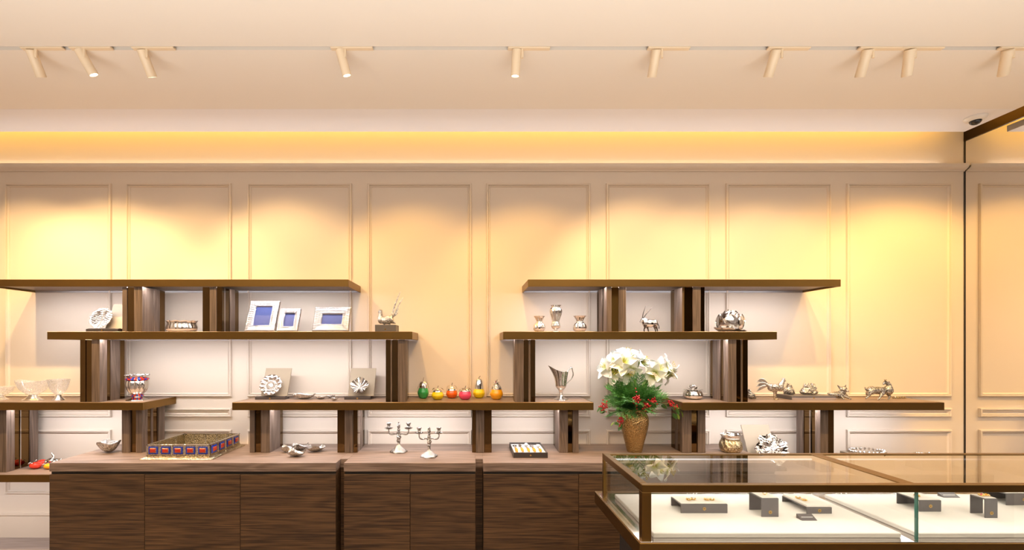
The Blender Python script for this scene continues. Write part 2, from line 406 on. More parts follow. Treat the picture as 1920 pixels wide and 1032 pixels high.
# ------------------------------------------------------------------ wall shelves
YS = 3.32           # front of the shelves
def shelf(x0, x1, yt, yb, label, led=5.4, ledy=0.03):
    zt, zb = Z(yt, YS), Z(yb, YS)
    t = thing('wall_shelf', label, 'shelf', ((x0+x1)/2, YW, zb), group='stepped wall shelves')
    h = zt-zb; w = (x1-x0)/2; d = YW-YS
    obj('board', MB().bbox(-w+0.012, w-0.012, -d+0.012, -0.001, 0.014, h, 0.001), M['oak_lit'], t)
    obj('front_fascia', MB().bbox(-w, w, -d, -d+0.012, 0, h-0.001, 0.0015), M['bronze'], t)
    for s in (-1, 1):
        xa, xb = (-w, -w+0.012) if s < 0 else (w-0.012, w)
        obj('end_fascia', MB().bbox(xa, xb, -d+0.012, -0.001, 0, h-0.001, 0.0015), M['bronze'], t)
    obj('back_rail', MB().box(-w+0.012, w-0.012, -0.014, -0.001, -0.0, 0.014), M['rail'], t)
    obj('led_strip', MB().box(-w+0.05, w-0.05, -d+ledy-0.007, -d+ledy+0.007, 0.009, 0.0135), M['led'], t)
    area('shelf_led_light', ((x0+x1)/2, YW-d+ledy, zb+0.008), (math.radians(8), 0, 0), x1-x0-0.1, 0.012, led*(x1-x0), COOL)
    return zt, zb
S1 = shelf(-3.50, -0.876, 524, 537.7, 'uppermost long bronze edged shelf on the left side of the wall')
shelf(0.425, 2.69, 524, 537.7, 'uppermost bronze edged shelf on the right side of the wall')
S2 = shelf(-3.057, -0.413, 622, 637, 'second shelf from the top on the left, carrying blue picture frames')
shelf(0.2446, 2.228, 622, 637, 'second shelf from the top on the right, carrying vases and a horned antelope')
S3 = shelf(-4.6, -2.363, 755, 769.7, 'third shelf down at the far left, carrying crystal bowls and a banded cup', led=5.2, ledy=0.10)
shelf(-1.718, 0.90, 755, 769.7, 'long central shelf carrying six coloured fruit jars and a silver ewer', led=5.2, ledy=0.10)
shelf(1.544, 3.44, 755, 769.7, 'third shelf down at the right, carrying silver animal figurines', led=5.2, ledy=0.10)
S4 = shelf(-4.6, -2.84, 891, 905, 'lowest shelf at the far left, beside the cabinet, carrying enamel tomatoes', 2.5)
shelf(2.085, 3.80, 891, 905, 'lowest shelf at the right, behind the glass showcase', 2.5)
Z2, Z3, Z4 = S2[0], S3[0], S4[0]
ZK = 0.75           # counter top

# ------------------------------------------------------------------ upright dividers between the shelves
def divider(z0, z1, Yf, front, side, label, rail=None):
    """front: (px0, px1, material, inset) strips; side: (px0, px1, material, inset) strips of the visible side, front to back"""
    fx0, fx1 = X(front[0][0], Yf), X(front[-1][1], Yf)
    left_seen = (fx0+fx1) > 0                       # right of the viewer one sees its left side
    xs = fx0 if left_seen else fx1
    t = thing('shelf_divider', label, 'shelf divider', ((fx0+fx1)/2, Yf, z0), group='upright dividers between shelves')
    cx = (fx0+fx1)/2; h = z1-z0-0.001; D0 = 0.035
    for a, b, m, ins in front:
        n = {'w': 'oak_strip', 'b': 'bronze_mirror_strip', 'g': 'bronze_mirror_strip'}[m]
        obj(n, MB().bbox(X(a, Yf)-cx+0.0004, X(b, Yf)-cx-0.0004, ins, D0, 0.0005, h, 0.0012), M['oak_v'] if m == 'w' else M['bronze_mirror_lit' if m == 'g' else 'bronze_mirror'], t)
    ylast = D0
    prev = D0
    for a, b, m, ins in side:
        y1 = abs(F*xs/(b-VX))-Yf if abs(b-VX) > 1 else 0.25
        y1 = max(min(y1, 0.27), prev+0.006); y0 = prev; prev = y1
        n = {'w': 'oak_strip', 'b': 'bronze_mirror_strip', 'g': 'bronze_mirror_strip', 'c': 'steel_bar'}[m]
        mm = {'w': M['oak_v'], 'b': M['bronze_mirror'], 'g': M['bronze_mirror_lit'], 'c': M['chrome']}[m]
        for sgn in (-1, 1):
            xe = (fx1-fx0)/2
            xa, xb = (-xe+ins, -xe+ins+0.016) if sgn < 0 else (xe-ins-0.016, xe-ins)
            obj(n, MB().bbox(xa, xb, y0+0.0004, y1-0.0004, 0.0005, h, 0.001), mm, t)
    obj('core', MB().box(-(fx1-fx0)/2+0.03, (fx1-fx0)/2-0.03, D0, prev-0.002, 0.0005, h), M['gap'], t)
    return t
YD, YD3 = 3.335, 3.385
z1b, z2b, z3b = S1[1], S2[1], S3[1]
GAP = 0.006
def sd(side): return side
divider(Z2, z1b, YD, [(229, 238, 'w', 0), (238, 251, 'b', .006), (251, 267, 'w', 0)], [(267, 277, 'w', 0), (277, 289, 'w', .002), (289, 300, 'w', 0), (300, 311, 'b', .006)],
        'oak and bronze upright under the top left shelf, between leaf plate and ribbed bowl')
divider(Z2, z1b, YD, [(379, 393, 'b', .004), (393, 406, 'w', 0), (406, 416, 'b', .004)], [(416, 424, 'c', .004), (424, 433, 'b', .008), (433, 441, 'w', 0), (441, 449, 'b', .006)],
        'oak and bronze upright under the top left shelf, between ribbed bowl and frames')
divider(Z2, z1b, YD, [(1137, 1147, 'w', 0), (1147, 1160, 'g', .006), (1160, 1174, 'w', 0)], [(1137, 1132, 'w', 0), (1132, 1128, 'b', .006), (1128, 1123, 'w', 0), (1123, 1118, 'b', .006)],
        'oak and bronze upright under the top right shelf, left of the antelope')
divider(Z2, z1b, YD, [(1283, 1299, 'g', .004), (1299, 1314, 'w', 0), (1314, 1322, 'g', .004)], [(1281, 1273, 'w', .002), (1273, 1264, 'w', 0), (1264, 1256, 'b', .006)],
        'oak and bronze upright under the top right shelf, right of the antelope')
divider(Z3, z2b, YD, [(149, 160, 'b', .004), (160, 171.5, 'b', .008), (171.5, 187, 'w', 0)], [(187, 201, 'w', 0), (201, 209, 'b', .008), (209, 226, 'w', .002), (226, 236, 'b', .008)],
        'oak and bronze upright at the far left, between crystal goblet and banded cup')
divider(Z3, z2b, YD, [(723, 732, 'b', .004), (732, 735, 'w', .004), (735, 746, 'b', .006), (746, 760, 'w', 0)], [(760, 764, 'w', 0), (764, 768, 'b', .006)],
        'oak and bronze upright left of the six coloured fruit jars')
divider(Z3, z2b, YD, [(965, 982, 'w', 0), (982, 991, 'b', .006), (991, 995, 'w', .004), (995, 1004, 'b', .004)], [(965, 963, 'w', 0), (963, 960, 'b', .006)],
        'oak and bronze upright between the coloured fruit jars and the silver ewer')
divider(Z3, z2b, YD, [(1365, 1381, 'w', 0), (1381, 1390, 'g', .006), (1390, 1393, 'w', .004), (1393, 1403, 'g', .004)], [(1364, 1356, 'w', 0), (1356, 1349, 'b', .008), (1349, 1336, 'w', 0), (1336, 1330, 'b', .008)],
        'oak and bronze upright between the lidded petal box and the rooster')
divider(ZK, z3b, YD3, [(228, 243, 'w', 0), (243, 254.5, 'b', .014), (254.5, 266, 'w', 0)], [(266, 277, 'w', 0), (277, 285, 'b', .01), (285, 289, 'w', .006), (289, 298, 'b', .01), (298, 309, 'w', 0)],
        'oak and bronze upright on the left counter, between shell bowl and jewelled tray')
divider(ZK, z3b, YD3, [(468, 477, 'w', 0), (477, 489, 'b', .014), (489, 506, 'w', 0)], [(506, 515, 'w', 0), (515, 526, 'w', .002), (526, 532, 'b', .006)],
        'oak and bronze upright on the left counter, between jewelled tray and leaf dishes')
divider(ZK, z3b, YD3, [(632, 646, 'b', .006), (646, 662, 'w', 0), (662, 670, 'b', .006)], [(670, 676, 'c', .002), (676, 680, 'w', 0), (680, 685, 'b', .006)],
        'oak and bronze upright on the counter, between leaf dishes and candelabra')
divider(ZK, z3b, YD3, [(885, 892.5, 'b', .006), (892.5, 908, 'w', 0), (908, 922, 'b', .006)], [(885, 884.8, 'w', 0), (884.8, 884.5, 'b', .006)],
        'oak and bronze upright on the counter, between candelabra and utensil box')
divider(ZK, z3b, YD3, [(1048.5, 1065, 'w', 0), (1065, 1074, 'b', .014), (1074, 1085, 'w', 0)], [(1048, 1044, 'w', 0), (1044, 1040, 'w', .002), (1040, 1036, 'b', .006)],
        'oak and bronze upright on the counter, between utensil box and flower vase')
divider(ZK, z3b, YD3, [(1279, 1297, 'w', 0), (1297, 1309, 'b', .014), (1309, 1323, 'w', 0)], [(1279, 1270, 'b', .004), (1270, 1265, 'w', .002), (1265, 1257, 'b', .006)],
        'oak and bronze upright on the counter, right of the flower vase')
divider(Z4, z3b, YD3, [(-32, -14, 'w', 0), (-14, -4, 'b', .008), (-4, 12, 'w', 0)], [(12, 28, 'w', 0), (28, 39, 'b', .01), (39, 41, 'c', .004), (41, 58, 'b', .01), (58, 72, 'w', 0)],
        'oak and bronze upright on the lowest left shelf, behind the enamel tomatoes')
divider(Z4, z3b, YD3, [(1538, 1553, 'w', 0), (1553, 1556, 'b', .004), (1556, 1565, 'b', .006)], [(1537, 1528, 'w', 0), (1528, 1519, 'b', .01), (1519, 1516, 'c', .004), (1516, 1504, 'b', .01), (1504, 1493, 'w', 0)],
        'oak and bronze upright on the lowest right shelf, behind the glass showcase')

# ------------------------------------------------------------------ cabinets below
YC, YN = 3.09, 3.20
def cabinet(x0, x1, doors, label):
    t = thing('cabinet', label, 'cabinet', ((x0+x1)/2, YC, 0), group='low oak cabinets')
    w = (x1-x0)/2
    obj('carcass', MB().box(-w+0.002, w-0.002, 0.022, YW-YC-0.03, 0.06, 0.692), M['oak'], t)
    obj('shadow_gap', MB().box(-w+0.004, w-0.004, 0.014, 0.0215, 0.672, 0.692), M['gap'], t)
    obj('plinth', MB().box(-w+0.03, w-0.03, 0.06, YW-YC-0.03, 0.0, 0.06), M['gap'], t)
    for a, b in zip(doors[:-1], doors[1:]):
        xa, xb = X(a, YC)-(x0+x1)/2, X(b, YC)-(x0+x1)/2
        cxd = (xa+xb)/2; hw = (xb-xa)/2-0.0016
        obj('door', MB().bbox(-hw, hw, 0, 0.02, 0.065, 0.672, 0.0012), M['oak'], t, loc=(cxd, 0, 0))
    return t
xA0, xA1, xB0, xB1, xC0, xC1 = X(92, YC), X(630, YC), X(644.5, YC), X(892, YC), X(906, YC), 2.07
cabinet(xA0, xA1, [92, 271, 450.5, 630], 'low brown oak cabinet with three doors at the left')
cabinet(xB0, xB1, [644.5, 769, 892], 'narrow brown oak cabinet with two doors in the middle')
cabinet(xC0, xC1, [906, 1085, 1263.5, 1456], 'brown oak cabinet at the right, partly hidden by the glass showcase')
wt = thing('worktop', 'thick brown oak worktop running over all three low cabinets', 'worktop', (0, YW, ZK-0.058))
for a, b in ((xA0, xA1), (xB0, xB1), (xC0, xC1)):
    obj('top_section', MB().bbox(a+0.0006, b-0.0006, YC-YW, -0.002, 0, 0.058, 0.0012), M['oak_lit'], wt)
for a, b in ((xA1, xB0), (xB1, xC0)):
    obj('top_infill', MB().box(a, b, YN-YW, -0.002, 0, 0.058), M['oak_lit'], wt)
for a, b, l in ((xA1, xB0, 'left'), (xB1, xC0, 'right')):
    o = obj('filler_panel', MB().box(a+0.001, b-0.001, YN-YC, YN-YC+0.02, 0.0, 0.691), M['oak'], None, loc=(0, YC, 0))
    tag(o, 'recessed dark oak strip in the gap %s of the narrow middle cabinet' % l, 'panel', 'recessed strips between cabinets')

# ------------------------------------------------------------------ track spotlights
YT = 2.555
spots = [  # top px, bottom px, tilt to the wall (deg), label
 (57, 78, 31, 'first cream track spotlight from the left'), (148, 178, 20, 'second cream track spotlight from the left, its lit lens showing'),
 (265, 286, 31, 'third cream track spotlight from the left'), (637, 651, 15, 'fourth cream track spotlight from the left, above the pheasant'),
 (969, 966, 14, 'cream track spotlight nearest the middle, hanging almost straight down'), (1231, 1222, 31, 'cream track spotlight above the white flowers'),
 (1456, 1440, 31, 'cream track spotlight above the end of the second right shelf'), (1627, 1612, 30, 'left one of the close pair of track spotlights at the right'),
 (1706, 1700, 22, 'right one of the close pair of track spotlights, lit lens edge showing'), (1890, 1880, 32, 'last cream track spotlight at the right, near the security camera')]
extra = [(-120, -95, 31), (-300, -270, 31)]
def spotlight(px0, px1, tilt, label=None, power=100, show=True, tx=None, col=WARM):
    x0 = X(px0, YT); zt = ZC-0.004; Ln = 0.135
    a = math.radians(tilt)
    # the lower end seen at px1: solve the sideways lean
    yb = YT+Ln*math.sin(a); dx = X(px1, yb)-x0
    d = Vector((dx, Ln*math.sin(a), -Ln*math.cos(a))).normalized()
    if show:
        t = thing('track_spotlight', label, 'spotlight', (x0, YT, zt), group='track spotlights on the ceiling')
        obj('adapter', MB().bbox(-0.05, 0.185, -0.0145, 0.0145, -0.002, 0.012, 0.003), M['cream_metal'], t)
        obj('stem', MB().tube([(0.03, 0, 0.0), (0.03, 0, -0.05)], 0.007, 8), M['cream_metal'], t)
        q = d.to_track_quat('Z', 'Y').to_matrix().to_4x4()
        n = MB(); n.lathe([(0.0, 0.0), (0.021, 0.0), (0.025, 0.003), (0.025, Ln-0.003), (0.0235, Ln), (0.021, Ln), (0.020, Ln-0.006), (0.0, Ln-0.006)], 32, smooth=False)
        n.xform(Matrix.Translation((0, 0, -0.002)) @ q); obj('barrel', n, M['cream_metal'], t, smooth=40)
        l = MB(); l.lathe([(0.0, Ln-0.0055), (0.0195, Ln-0.0055), (0.0195, Ln-0.004), (0.0, Ln-0.003)], 24, smooth=False)
        l.xform(Matrix.Translation((0, 0, -0.002)) @ q); obj('lens', l, M['lens'], t, smooth=40)
    sp = bpy.data.lights.new('spot_beam', 'SPOT'); sp.energy = power; sp.color = col
    sp.spot_size = math.radians(82); sp.spot_blend = 0.6; sp.shadow_soft_size = 0.02
    o = bpy.data.objects.new('spot_beam', sp); COL.objects.link(o)
    aim = Vector(((tx if tx is not None else x0)-x0, 1.08, -1.65)).normalized()
    o.location = Vector((x0, YT, zt))+d*(Ln+0.004); o.rotation_euler = aim.to_track_quat('-Z', 'Y').to_euler()
AIM = [-2.9, -2.35, -1.37, -0.4, 0.56, 1.52, 2.2, 2.55, 3.3, 3.55]; POW = [60, 76, 108, 84, 84, 105, 60, 72, 66, 84]   # where on the wall each beam lands, and its power
for i, ((p0, p1, tl, lb), ax, pw) in enumerate(zip(spots, AIM, POW)): spotlight(p0, p1, tl, lb, pw, True, ax, GOLD if i in (3, 4, 8, 9) else WARM)
for p0, p1, tl in extra: spotlight(p0, p1, tl, show=False)  # next lamps of the track, beyond the view
spotlight(2091, 2080, 31, power=45, show=False, col=GOLD)      # unseen spot added to brighten the mouldings beside the mirror
# security camera
cx_, cy_ = X(1829, 3.32), 3.32
t = thing('security_camera', 'small white dome security camera on the ceiling at the right', 'camera', (cx_, cy_, ZC-0.001))
obj('base_ring', MB().lathe([(0.0, 0.0), (0.062, 0.0), (0.064, -0.008), (0.055, -0.022), (0.04, -0.028), (0.0, -0.028)], 40, smooth=False), M['white_plastic'], t, smooth=40)
obj('dome', MB().ball((0, 0, -0.028), (0.034, 0.034, 0.028), 24, 14), M['black_gloss'], t, smooth=True)
# ------------------------------------------------------------------ small helpers for the wares
def ZY(py, z): return (EYE-z)*F/(py-VY)          # depth at which a surface of height z is seen at row py
def emblem(parent, loc, size, rot=(PI/2, 0, 0), name='emblem'):
    mb = MB(); r = size/2
    def ring(c, R, w, k=16):
        mb.grid([[(c[0]+(R+d)*math.cos(2*PI*j/k), c[1]+(R+d)*math.sin(2*PI*j/k), z) for j in range(k)] for d, z in ((-w, 0), (-w, .0008), (w, .0008), (w, 0))], True)
    ring((0, 0), r*0.30, r*0.12)
    for i in range(4):
        a = PI/4+i*PI/2; ring((r*0.58*math.cos(a), r*0.58*math.sin(a)), r*0.28, r*0.10, 10)
        b = i*PI/2; ring((r*0.72*math.cos(b), r*0.72*math.sin(b)), r*0.16, r*0.09, 8)
    return obj(name, mb, M['gilt'], parent, loc=loc, rot=rot)

def plate_stand(px, py, Y, wb, bx0, bx1, bh, label, z):
    """dark sloped foot with a beige board leaning back on it"""
    t = thing('plate_stand', label, 'display stand', (X(px, Y), Y, z), group='display stands for plates')
    s = Y/F; w = wb*s/2
    rows = []
    mb = MB()
    n = len(mb.v)
    prof = [(0.0, 0.0), (0.0, 0.02), (0.025, 0.026), (0.05, 0.02), (0.085, 0.004), (0.085, 0.0)]
    mb.grid([[(-w, y, zz) for y, zz in prof], [(w, y, zz) for y, zz in prof]], True)
    k = len(prof); mb.f.append(tuple(range(k))); mb.f.append(tuple(reversed(range(k, 2*k))))
    obj('foot', mb, M['stand'], t)
    emblem(t, (0, -0.0008, 0.010), 0.014)
    a, b = (bx0-px)*s, (bx1-px)*s
    obj('backboard', MB().bbox(a, b, 0, 0.008, 0, bh*s/math.cos(0.42)*1.06, 0.001), M['board'], t, loc=(0, 0.034, 0.0235), rot=(-0.42, 0, 0))
    return t

def lying(o, loc, lean, spin=0.0):
    """dish leaned back against a board, its face towards the room"""
    o.rotation_euler = (Matrix.Rotation(PI/2-lean, 3, 'X') @ Matrix.Rotation(spin, 3, 'Z')).to_euler(); o.location = loc

# ------------------------------------------------------------------ second shelf, left: leaf plate, ribbed bowl, frames, pheasant
Y = 3.42; s = Y/F
plate_stand(191, 621, 3.38, 60, 190, 232, 46, 'dark footed stand with beige board holding the round leaf plate', Z2)
def leaf_depth(q, th):
    x, y = q*math.cos(th), q*math.sin(th)
    v = 0.010*abs(math.sin(7*(y+0.55*abs(x))*2.2))*min(1, abs(x)*4)*(1-q**4)
    return 0.016*q*q+v*1.2-0.012*math.exp(-(x*18)**2)
o = obj('leaf_plate', MB().dish(lambda a: 0.083*(1+0.03*math.sin(9*a)+0.02*math.sin(17*a+1)), leaf_depth, 22, 120, 0.003), M['silver'], smooth=60)
tag(o, 'round silver cabbage leaf plate with raised veins, leaning on its stand', 'plate')
lying(o, (X(193, 3.43), 3.423, Z2+0.0990), 0.42)
mb = MB()
mb.lathe([(0.07, 0.0), (0.098, 0.006), (0.112, 0.024), (0.109, 0.045), (0.102, 0.062), (0.106, 0.076), (0.115, 0.084)], 132, 26, 0.003,
         mod=lambda a, t, r, z: (r*(1+0.018*math.sin(22*a+z*20)*min(1, z*30)), z+0.0025*math.sin(11*a)*(z/0.084)**4), sy=0.62)
o = obj('ribbed_bowl', mb, M['silver'], smooth=60, loc=(X(336, Y), 3.45, Z2)); tag(o, 'low oval ribbed silver bowl with flared rim, between two uprights', 'bowl')
def frame(px, w, h, bw, label, Yb, lean=0.42, bead=30, vh=None):
    t = thing('picture_frame', label, 'picture frame', (X(px, Yb), Yb, Z2), group='silver picture frames with blue inserts')
    W, H = w*s/2, h*s/math.cos(lean)*1.02
    per = []
    nx, nz = bead, int(bead*H/(2*W))
    for i in range(nx*4): per.append((-W+2*W*i/(nx*4), 0, 0, 1, i))
    for i in range(nz*4): per.append((W, H*i/(nz*4), -1, 0, i))
    for i in range(nx*4): per.append((W-2*W*i/(nx*4), H, 0, -1, i))
    for i in range(nz*4): per.append((-W, H-H*i/(nz*4), 1, 0, i))
    prof = [(0, 0), (0.0, 0.012), (0.15, 0.018), (0.35, 0.021), (0.55, 0.016), (0.75, 0.018), (0.92, 0.012), (1.0, 0.004)]
    B = bw*s
    rows = []
    for k, (w_, p) in enumerate(prof):
        row = []
        for (x, z, nx_, nz_, i) in per:
            ww = w_*B
            jig = 0.0032*math.sin(i*PI/2+k*1.7)+0.003*math.sin(i*0.9+k*2.1)
            # inset along both axes so that corners mitre
            xx = max(min(x, W-ww), -W+ww); zz = max(min(z, H-ww), ww)
            e = 0.003*math.cos(i*PI/2) if k in (1, 2) else 0
            row.append((xx-nx_*abs(e), -p-(jig if 0 < k < 7 else 0), zz-nz_*abs(e)))
        rows.append(row)
    obj('silver_border', MB().grid(rows, True), M['silver_c'], t, rot=(-lean, 0, 0), smooth=70)
    mb = MB()
    for inset, rb in ((0.12, 0.0048), (0.5, 0.0036), (0.86, 0.0034)):
        a_, b_ = W-inset*B, H-2*inset*B; stp = rb*2.15; n1, n2 = max(2, int(2*a_/stp)), max(2, int(b_/stp))
        pts = [(-a_+2*a_*i/n1, inset*B+e*b_) for i in range(n1+1) for e in (0, 1)]+[(e*a_, inset*B+b_*i/n2) for i in range(1, n2) for e in (-1, 1)]
        for x_, z_ in pts: mb.ball((x_, -0.019, z_), rb, 8, 5)
    obj('beading', mb, M['silver'], t, rot=(-lean, 0, 0), smooth=True, kind='stuff')
    obj('insert', MB().box(-W+B*0.9, W-B*0.9, -0.006, -0.001, B*0.9, H-B*0.9), M['velvet'], t, rot=(-lean, 0, 0))
    obj('back_panel', MB().box(-W+0.004, W-0.004, -0.0008, 0.004, 0.004, H-0.004), M['velvet'], t, rot=(-lean, 0, 0))
    yt, zt = H*0.62*math.sin(lean), H*0.62*math.cos(lean)
    st = MB().box(-0.02, 0.02, -0.002, 0.002, 0, math.hypot(0.05, zt)-0.012)
    obj('easel_strut', st, M['velvet'], t, loc=(0, yt+0.058, 0.001), rot=(math.atan2(0.05, zt), 0, 0))
frame(488, 55, 57, 12, 'tallest upright silver picture frame with blue insert, left of the three', 3.40)
frame(539.5, 38, 42, 9.5, 'smallest silver picture frame with blue insert, in the middle of the three', 3.40, bead=24)
frame(620, 67, 45, 15, 'wide landscape silver picture frame with blue insert, right of the three', 3.40, bead=40)

def feather(mb, p0, p1, bend, w, thick=0.0015, nu=10, up=None):
    """curved tapering feather from p0 to p1"""
    a, b, bd = Vector(p0), Vector(p1), Vector(bend); d = b-a
    side = d.cross(Vector(up or (0, 1, 0)))
    side = side.normalized() if side.length > 1e-9 else Vector((1, 0, 0))
    def fn(u, v):
        c = a+d*u+bd*4*u*(1-u); ww = w*(0.35+1.3*u)*(1-u**3)+0.0004
        return c+side*v*ww+Vector((0, -0.25*ww*(1-v*v), 0))
    mb.sheet(fn, nu, 4, thick)
    return mb
def figure(name, label, cat, px, py, Y, z, group=None):
    t = thing(name, label, cat, (X(px, Y), Y, z), group=group)
    k = Y/F
    return t, (lambda x, y, d=0.0: ((x-px)*k, d*k, (py-y)*k)), k
def plinth(px0, px1, Y, d, h, z, label, m='grey_leather'):
    x0, x1 = X(px0, Y), X(px1, Y)
    t = thing('display_plinth', label, 'plinth', ((x0+x1)/2, Y, z)); w = (x1-x0)/2
    obj('block', MB().bbox(-w, w, 0, d, 0, h, 0.0015), M[m], t)
    emblem(t, (0, -0.0008, h*0.35 if h > 0.03 else h*0.5), min(0.014, h*0.6))
    return t
plinth(703, 742, 3.34, 0.15, 0.05, Z2, 'dark grey leather plinth under the silver pheasant')
FIG = 'silver animal figurines'
t, P, k = figure('pheasant_figurine', 'silver pheasant with long raised tail feathers on a grey plinth', 'figurine', 724, 609, 3.415, Z2+0.0502, FIG)
blob('body', [('e', P(724, 600), (13*k, 7*k, 7.5*k)), ('e', P(714, 599), (6*k, 6*k, 7.5*k)), ('c', P(713, 596), 5*k, P(714, 584), 3.2*k), ('e', P(713.5, 582.5), (3.8*k, 3.2*k, 3.6*k)),
     ('c', P(712, 583), 1.6*k, P(708.5, 584.5), .7*k), ('e', P(731, 597, -4), (8*k, 2.6*k, 4.5*k), (0, 0.5, 0)), ('e', P(731, 597, 4), (8*k, 2.6*k, 4.5*k), (0, 0.5, 0)),
     ('c', P(732, 597), 5*k, P(738, 588), 2.6*k), ('c', P(720, 606), 2*k, P(720, 608.3), 1.6*k), ('c', P(730, 606), 2*k, P(731, 608.3), 1.6*k), ('c', P(735, 602), 4*k, P(741, 605), 1.5*k)], 0.0026, M['silver_h'], t)
for a, b, bd, w in (((736, 592), (751, 545), (-2, 0, 0), 1.3), ((737, 592), (756, 556), (0, 0, 1), 1.2), ((736, 593), (748, 575), (1, 0, 0), 1.6), ((736, 594), (746, 585), (0, 0, 0), 1.8), ((735, 592), (744, 560), (-1, 0, 0), 1.2)):
    mb = MB(); feather(mb, P(*a), P(b[0], b[1], 2), [q*k for q in bd], w*k); obj('tail_feather', mb, M['silver_h'], t, smooth=60)

# ------------------------------------------------------------------ third shelf, far left: crystal bowls and banded cup
def crystal(name, px, py, w, h, hb, label, oval=1.0, rim=0.0):
    Yc = min(ZY(py, Z3), 3.56); q = Yc/F
    t = thing(name, label, name.split('_')[-1], (X(px, Yc), Yc, Z3), group='engraved crystal with silver feet')
    R = w*q/2; H = h*q; hb_ = hb*q
    obj('silver_foot', MB().lathe([(R*0.62, 0.0), (R*0.60, 0.003), (R*0.42, hb_*0.35), (R*0.26, hb_*0.8), (R*0.24, hb_)], 48, 16, mod=lambda a, t_, r, z: (r*(1+0.05*math.sin(8*a)), z), sy=oval), M['silver'], t, smooth=60)
    obj('crystal_bowl', MB().lathe([(R*0.22, hb_), (R*0.5, hb_+H*0.10), (R*0.78, hb_+(H-hb_)*0.42), (R*0.93, hb_+(H-hb_)*0.78), (R, H)], 56, 22, 0.003, mod=lambda a, t_, r, z: (r, z+rim*q*math.cos(2*a)*(z/H)**3), sy=oval), M['crystal'], t, smooth=60)
crystal('crystal_bowl', 1, 750, 43, 24, 8, 'small engraved crystal bowl cut off by the left edge of the view', 0.9)
crystal('crystal_bowl', 62, 750.5, 62, 36, 10, 'wide oval engraved crystal bowl on a silver foot', 0.6, 2.0)
crystal('crystal_goblet', 110, 750.5, 34, 39, 10, 'engraved crystal goblet on a flared silver foot', 1.0)
Yc = ZY(750.5, Z3); q = Yc/F
t = thing('banded_cup', 'ribbed silver cup with blue and red enamel bands beside the oak upright', 'cup', (X(257.5, Yc), Yc, Z3))
lob = lambda a, t_, r, z: (r*(1+0.10*abs(math.sin(5*a))*(1 if 12*q < z < 38*q else 0.2)-0.05), z)
obj('body', MB().lathe([(19*q, 0), (18*q, 1*q), (11*q, 4*q), (7*q, 7*q), (8*q, 9.5*q), (14*q, 17*q), (18*q, 27*q), (17.5*q, 35*q), (15.5*q, 39*q), (16.5*q, 43*q), (19*q, 47.5*q)], 100, 44, 0.002, mod=lob), M['silver'], t, smooth=60)
for zz, R, nseg, hh in ((39.5, 17.4, 20, 1.6), (8.5, 9.3, 16, 1.2)):
    for i in range(nseg):
        mb = MB(); a0, a1 = 2*PI*i/nseg+0.03, 2*PI*(i+1)/nseg-0.03
        mb.tube([((R*q)*math.cos(a0+(a1-a0)*j/4), (R*q)*math.sin(a0+(a1-a0)*j/4), zz*q) for j in range(5)], hh*q, 8)
        obj('enamel_segment', mb, M['blue' if i % 2 else 'tomato'], t, smooth=True)
mb = MB()
for i in range(18):
    a = 2*PI*i/18; mb.ball((18.5*q*math.cos(a), 18.5*q*math.sin(a), 47*q), (1.8*q, 1.8*q, 1.4*q), 8, 6)
obj('rim_scallops', mb, M['silver'], t, smooth=True)

# ------------------------------------------------------------------ central shelf: plates, dishes, fruit jars, ewer
YP = 3.49
plate_stand(506, 750, YP, 56, 485, 535, 49, 'dark footed stand with beige board holding the daisy plate', Z3)
def daisy(q_, th):
    z = 0.014*q_**2
    if q_ > 0.48: z += 0.013*abs(math.sin(6*th))*math.sin((q_-0.48)/0.52*PI)
    elif q_ > 0.14: z += 0.010*abs(math.sin(9*th))*math.sin((q_-0.14)/0.34*PI)+0.002
    else: z += 0.005
    return z
o = obj('daisy_plate', MB().dish(lambda a: 0.083*(0.92+0.10*abs(math.sin(6*a))+0.025*math.sin(36*a)), daisy, 24, 216, 0.003), M['silver'], smooth=60)
tag(o, 'round silver daisy shaped plate leaning on its stand', 'plate'); lying(o, (X(509, 3.53), 3.528, Z3+0.106), 0.42)
plate_stand(670, 750, YP, 49, 650, 699, 49, 'dark footed stand with beige board holding the pointed leaf plate', Z3)
def vine(a):
    b = a-PI/2
    return 0.073*(0.72+0.20*math.cos(b)+0.16*abs(math.cos(2.5*b))+0.05*abs(math.sin(9*b)))
def vine_d(q_, th):
    return 0.014*q_*q_+0.015*abs(math.sin(6*th))*q_*(1-q_*0.6)
o = obj('vine_leaf_plate', MB().dish(vine, vine_d, 20, 180, 0.003), M['silver'], smooth=60)
tag(o, 'pointed silver vine leaf plate leaning on its stand', 'plate'); lying(o, (X(675, 3.53), 3.522, Z3+0.090), 0.42)
def flat_dish(name, px, py, w, d, h, z, label, cat, lobes=6, amp=0.1, m='silver_h', curl=0.0, rz=0.0, group=None, Yv=None):
    Yd = Yv or min(ZY(py, z), 3.6); q = Yd/F; R = w*q/2
    o = obj(name, MB().dish(lambda a: R*(1-amp+amp*abs(math.sin(lobes/2*a))+0.03*math.sin(23*a)), lambda r, a: 0.004+h*q*(r**2.2)+curl*q*r**3*math.sin(3*a+1)+0.0015*math.sin(lobes*a)*r, 12, 96, 0.003), M[m], smooth=60)
    for v in o.data.vertices: v.co.y *= d; v.co.z = max(v.co.z, 0.0)
    o.location = (X(px, Yd), Yd, z); o.rotation_euler.z = rz
    tag(o, label, cat, group); return o
flat_dish('leaf_dish', 570.5, 749, 43, 0.55, 8.5, Z3, 'long curled silver leaf dish between the two plate stands', 'dish', 14, 0.12, curl=1.5)
flat_dish('small_dish', 601.5, 749, 19, 0.8, 4.0, Z3, 'tiny shallow round silver dish beside the leaf dish', 'dish', 10, 0.06)
flat_dish('flower_dish', 620, 747, 17, 0.8, 4.0, Z3, 'tiny silver flower shaped dish, rear one of the pair', 'dish', 6, 0.35, group='pair of tiny flower dishes')
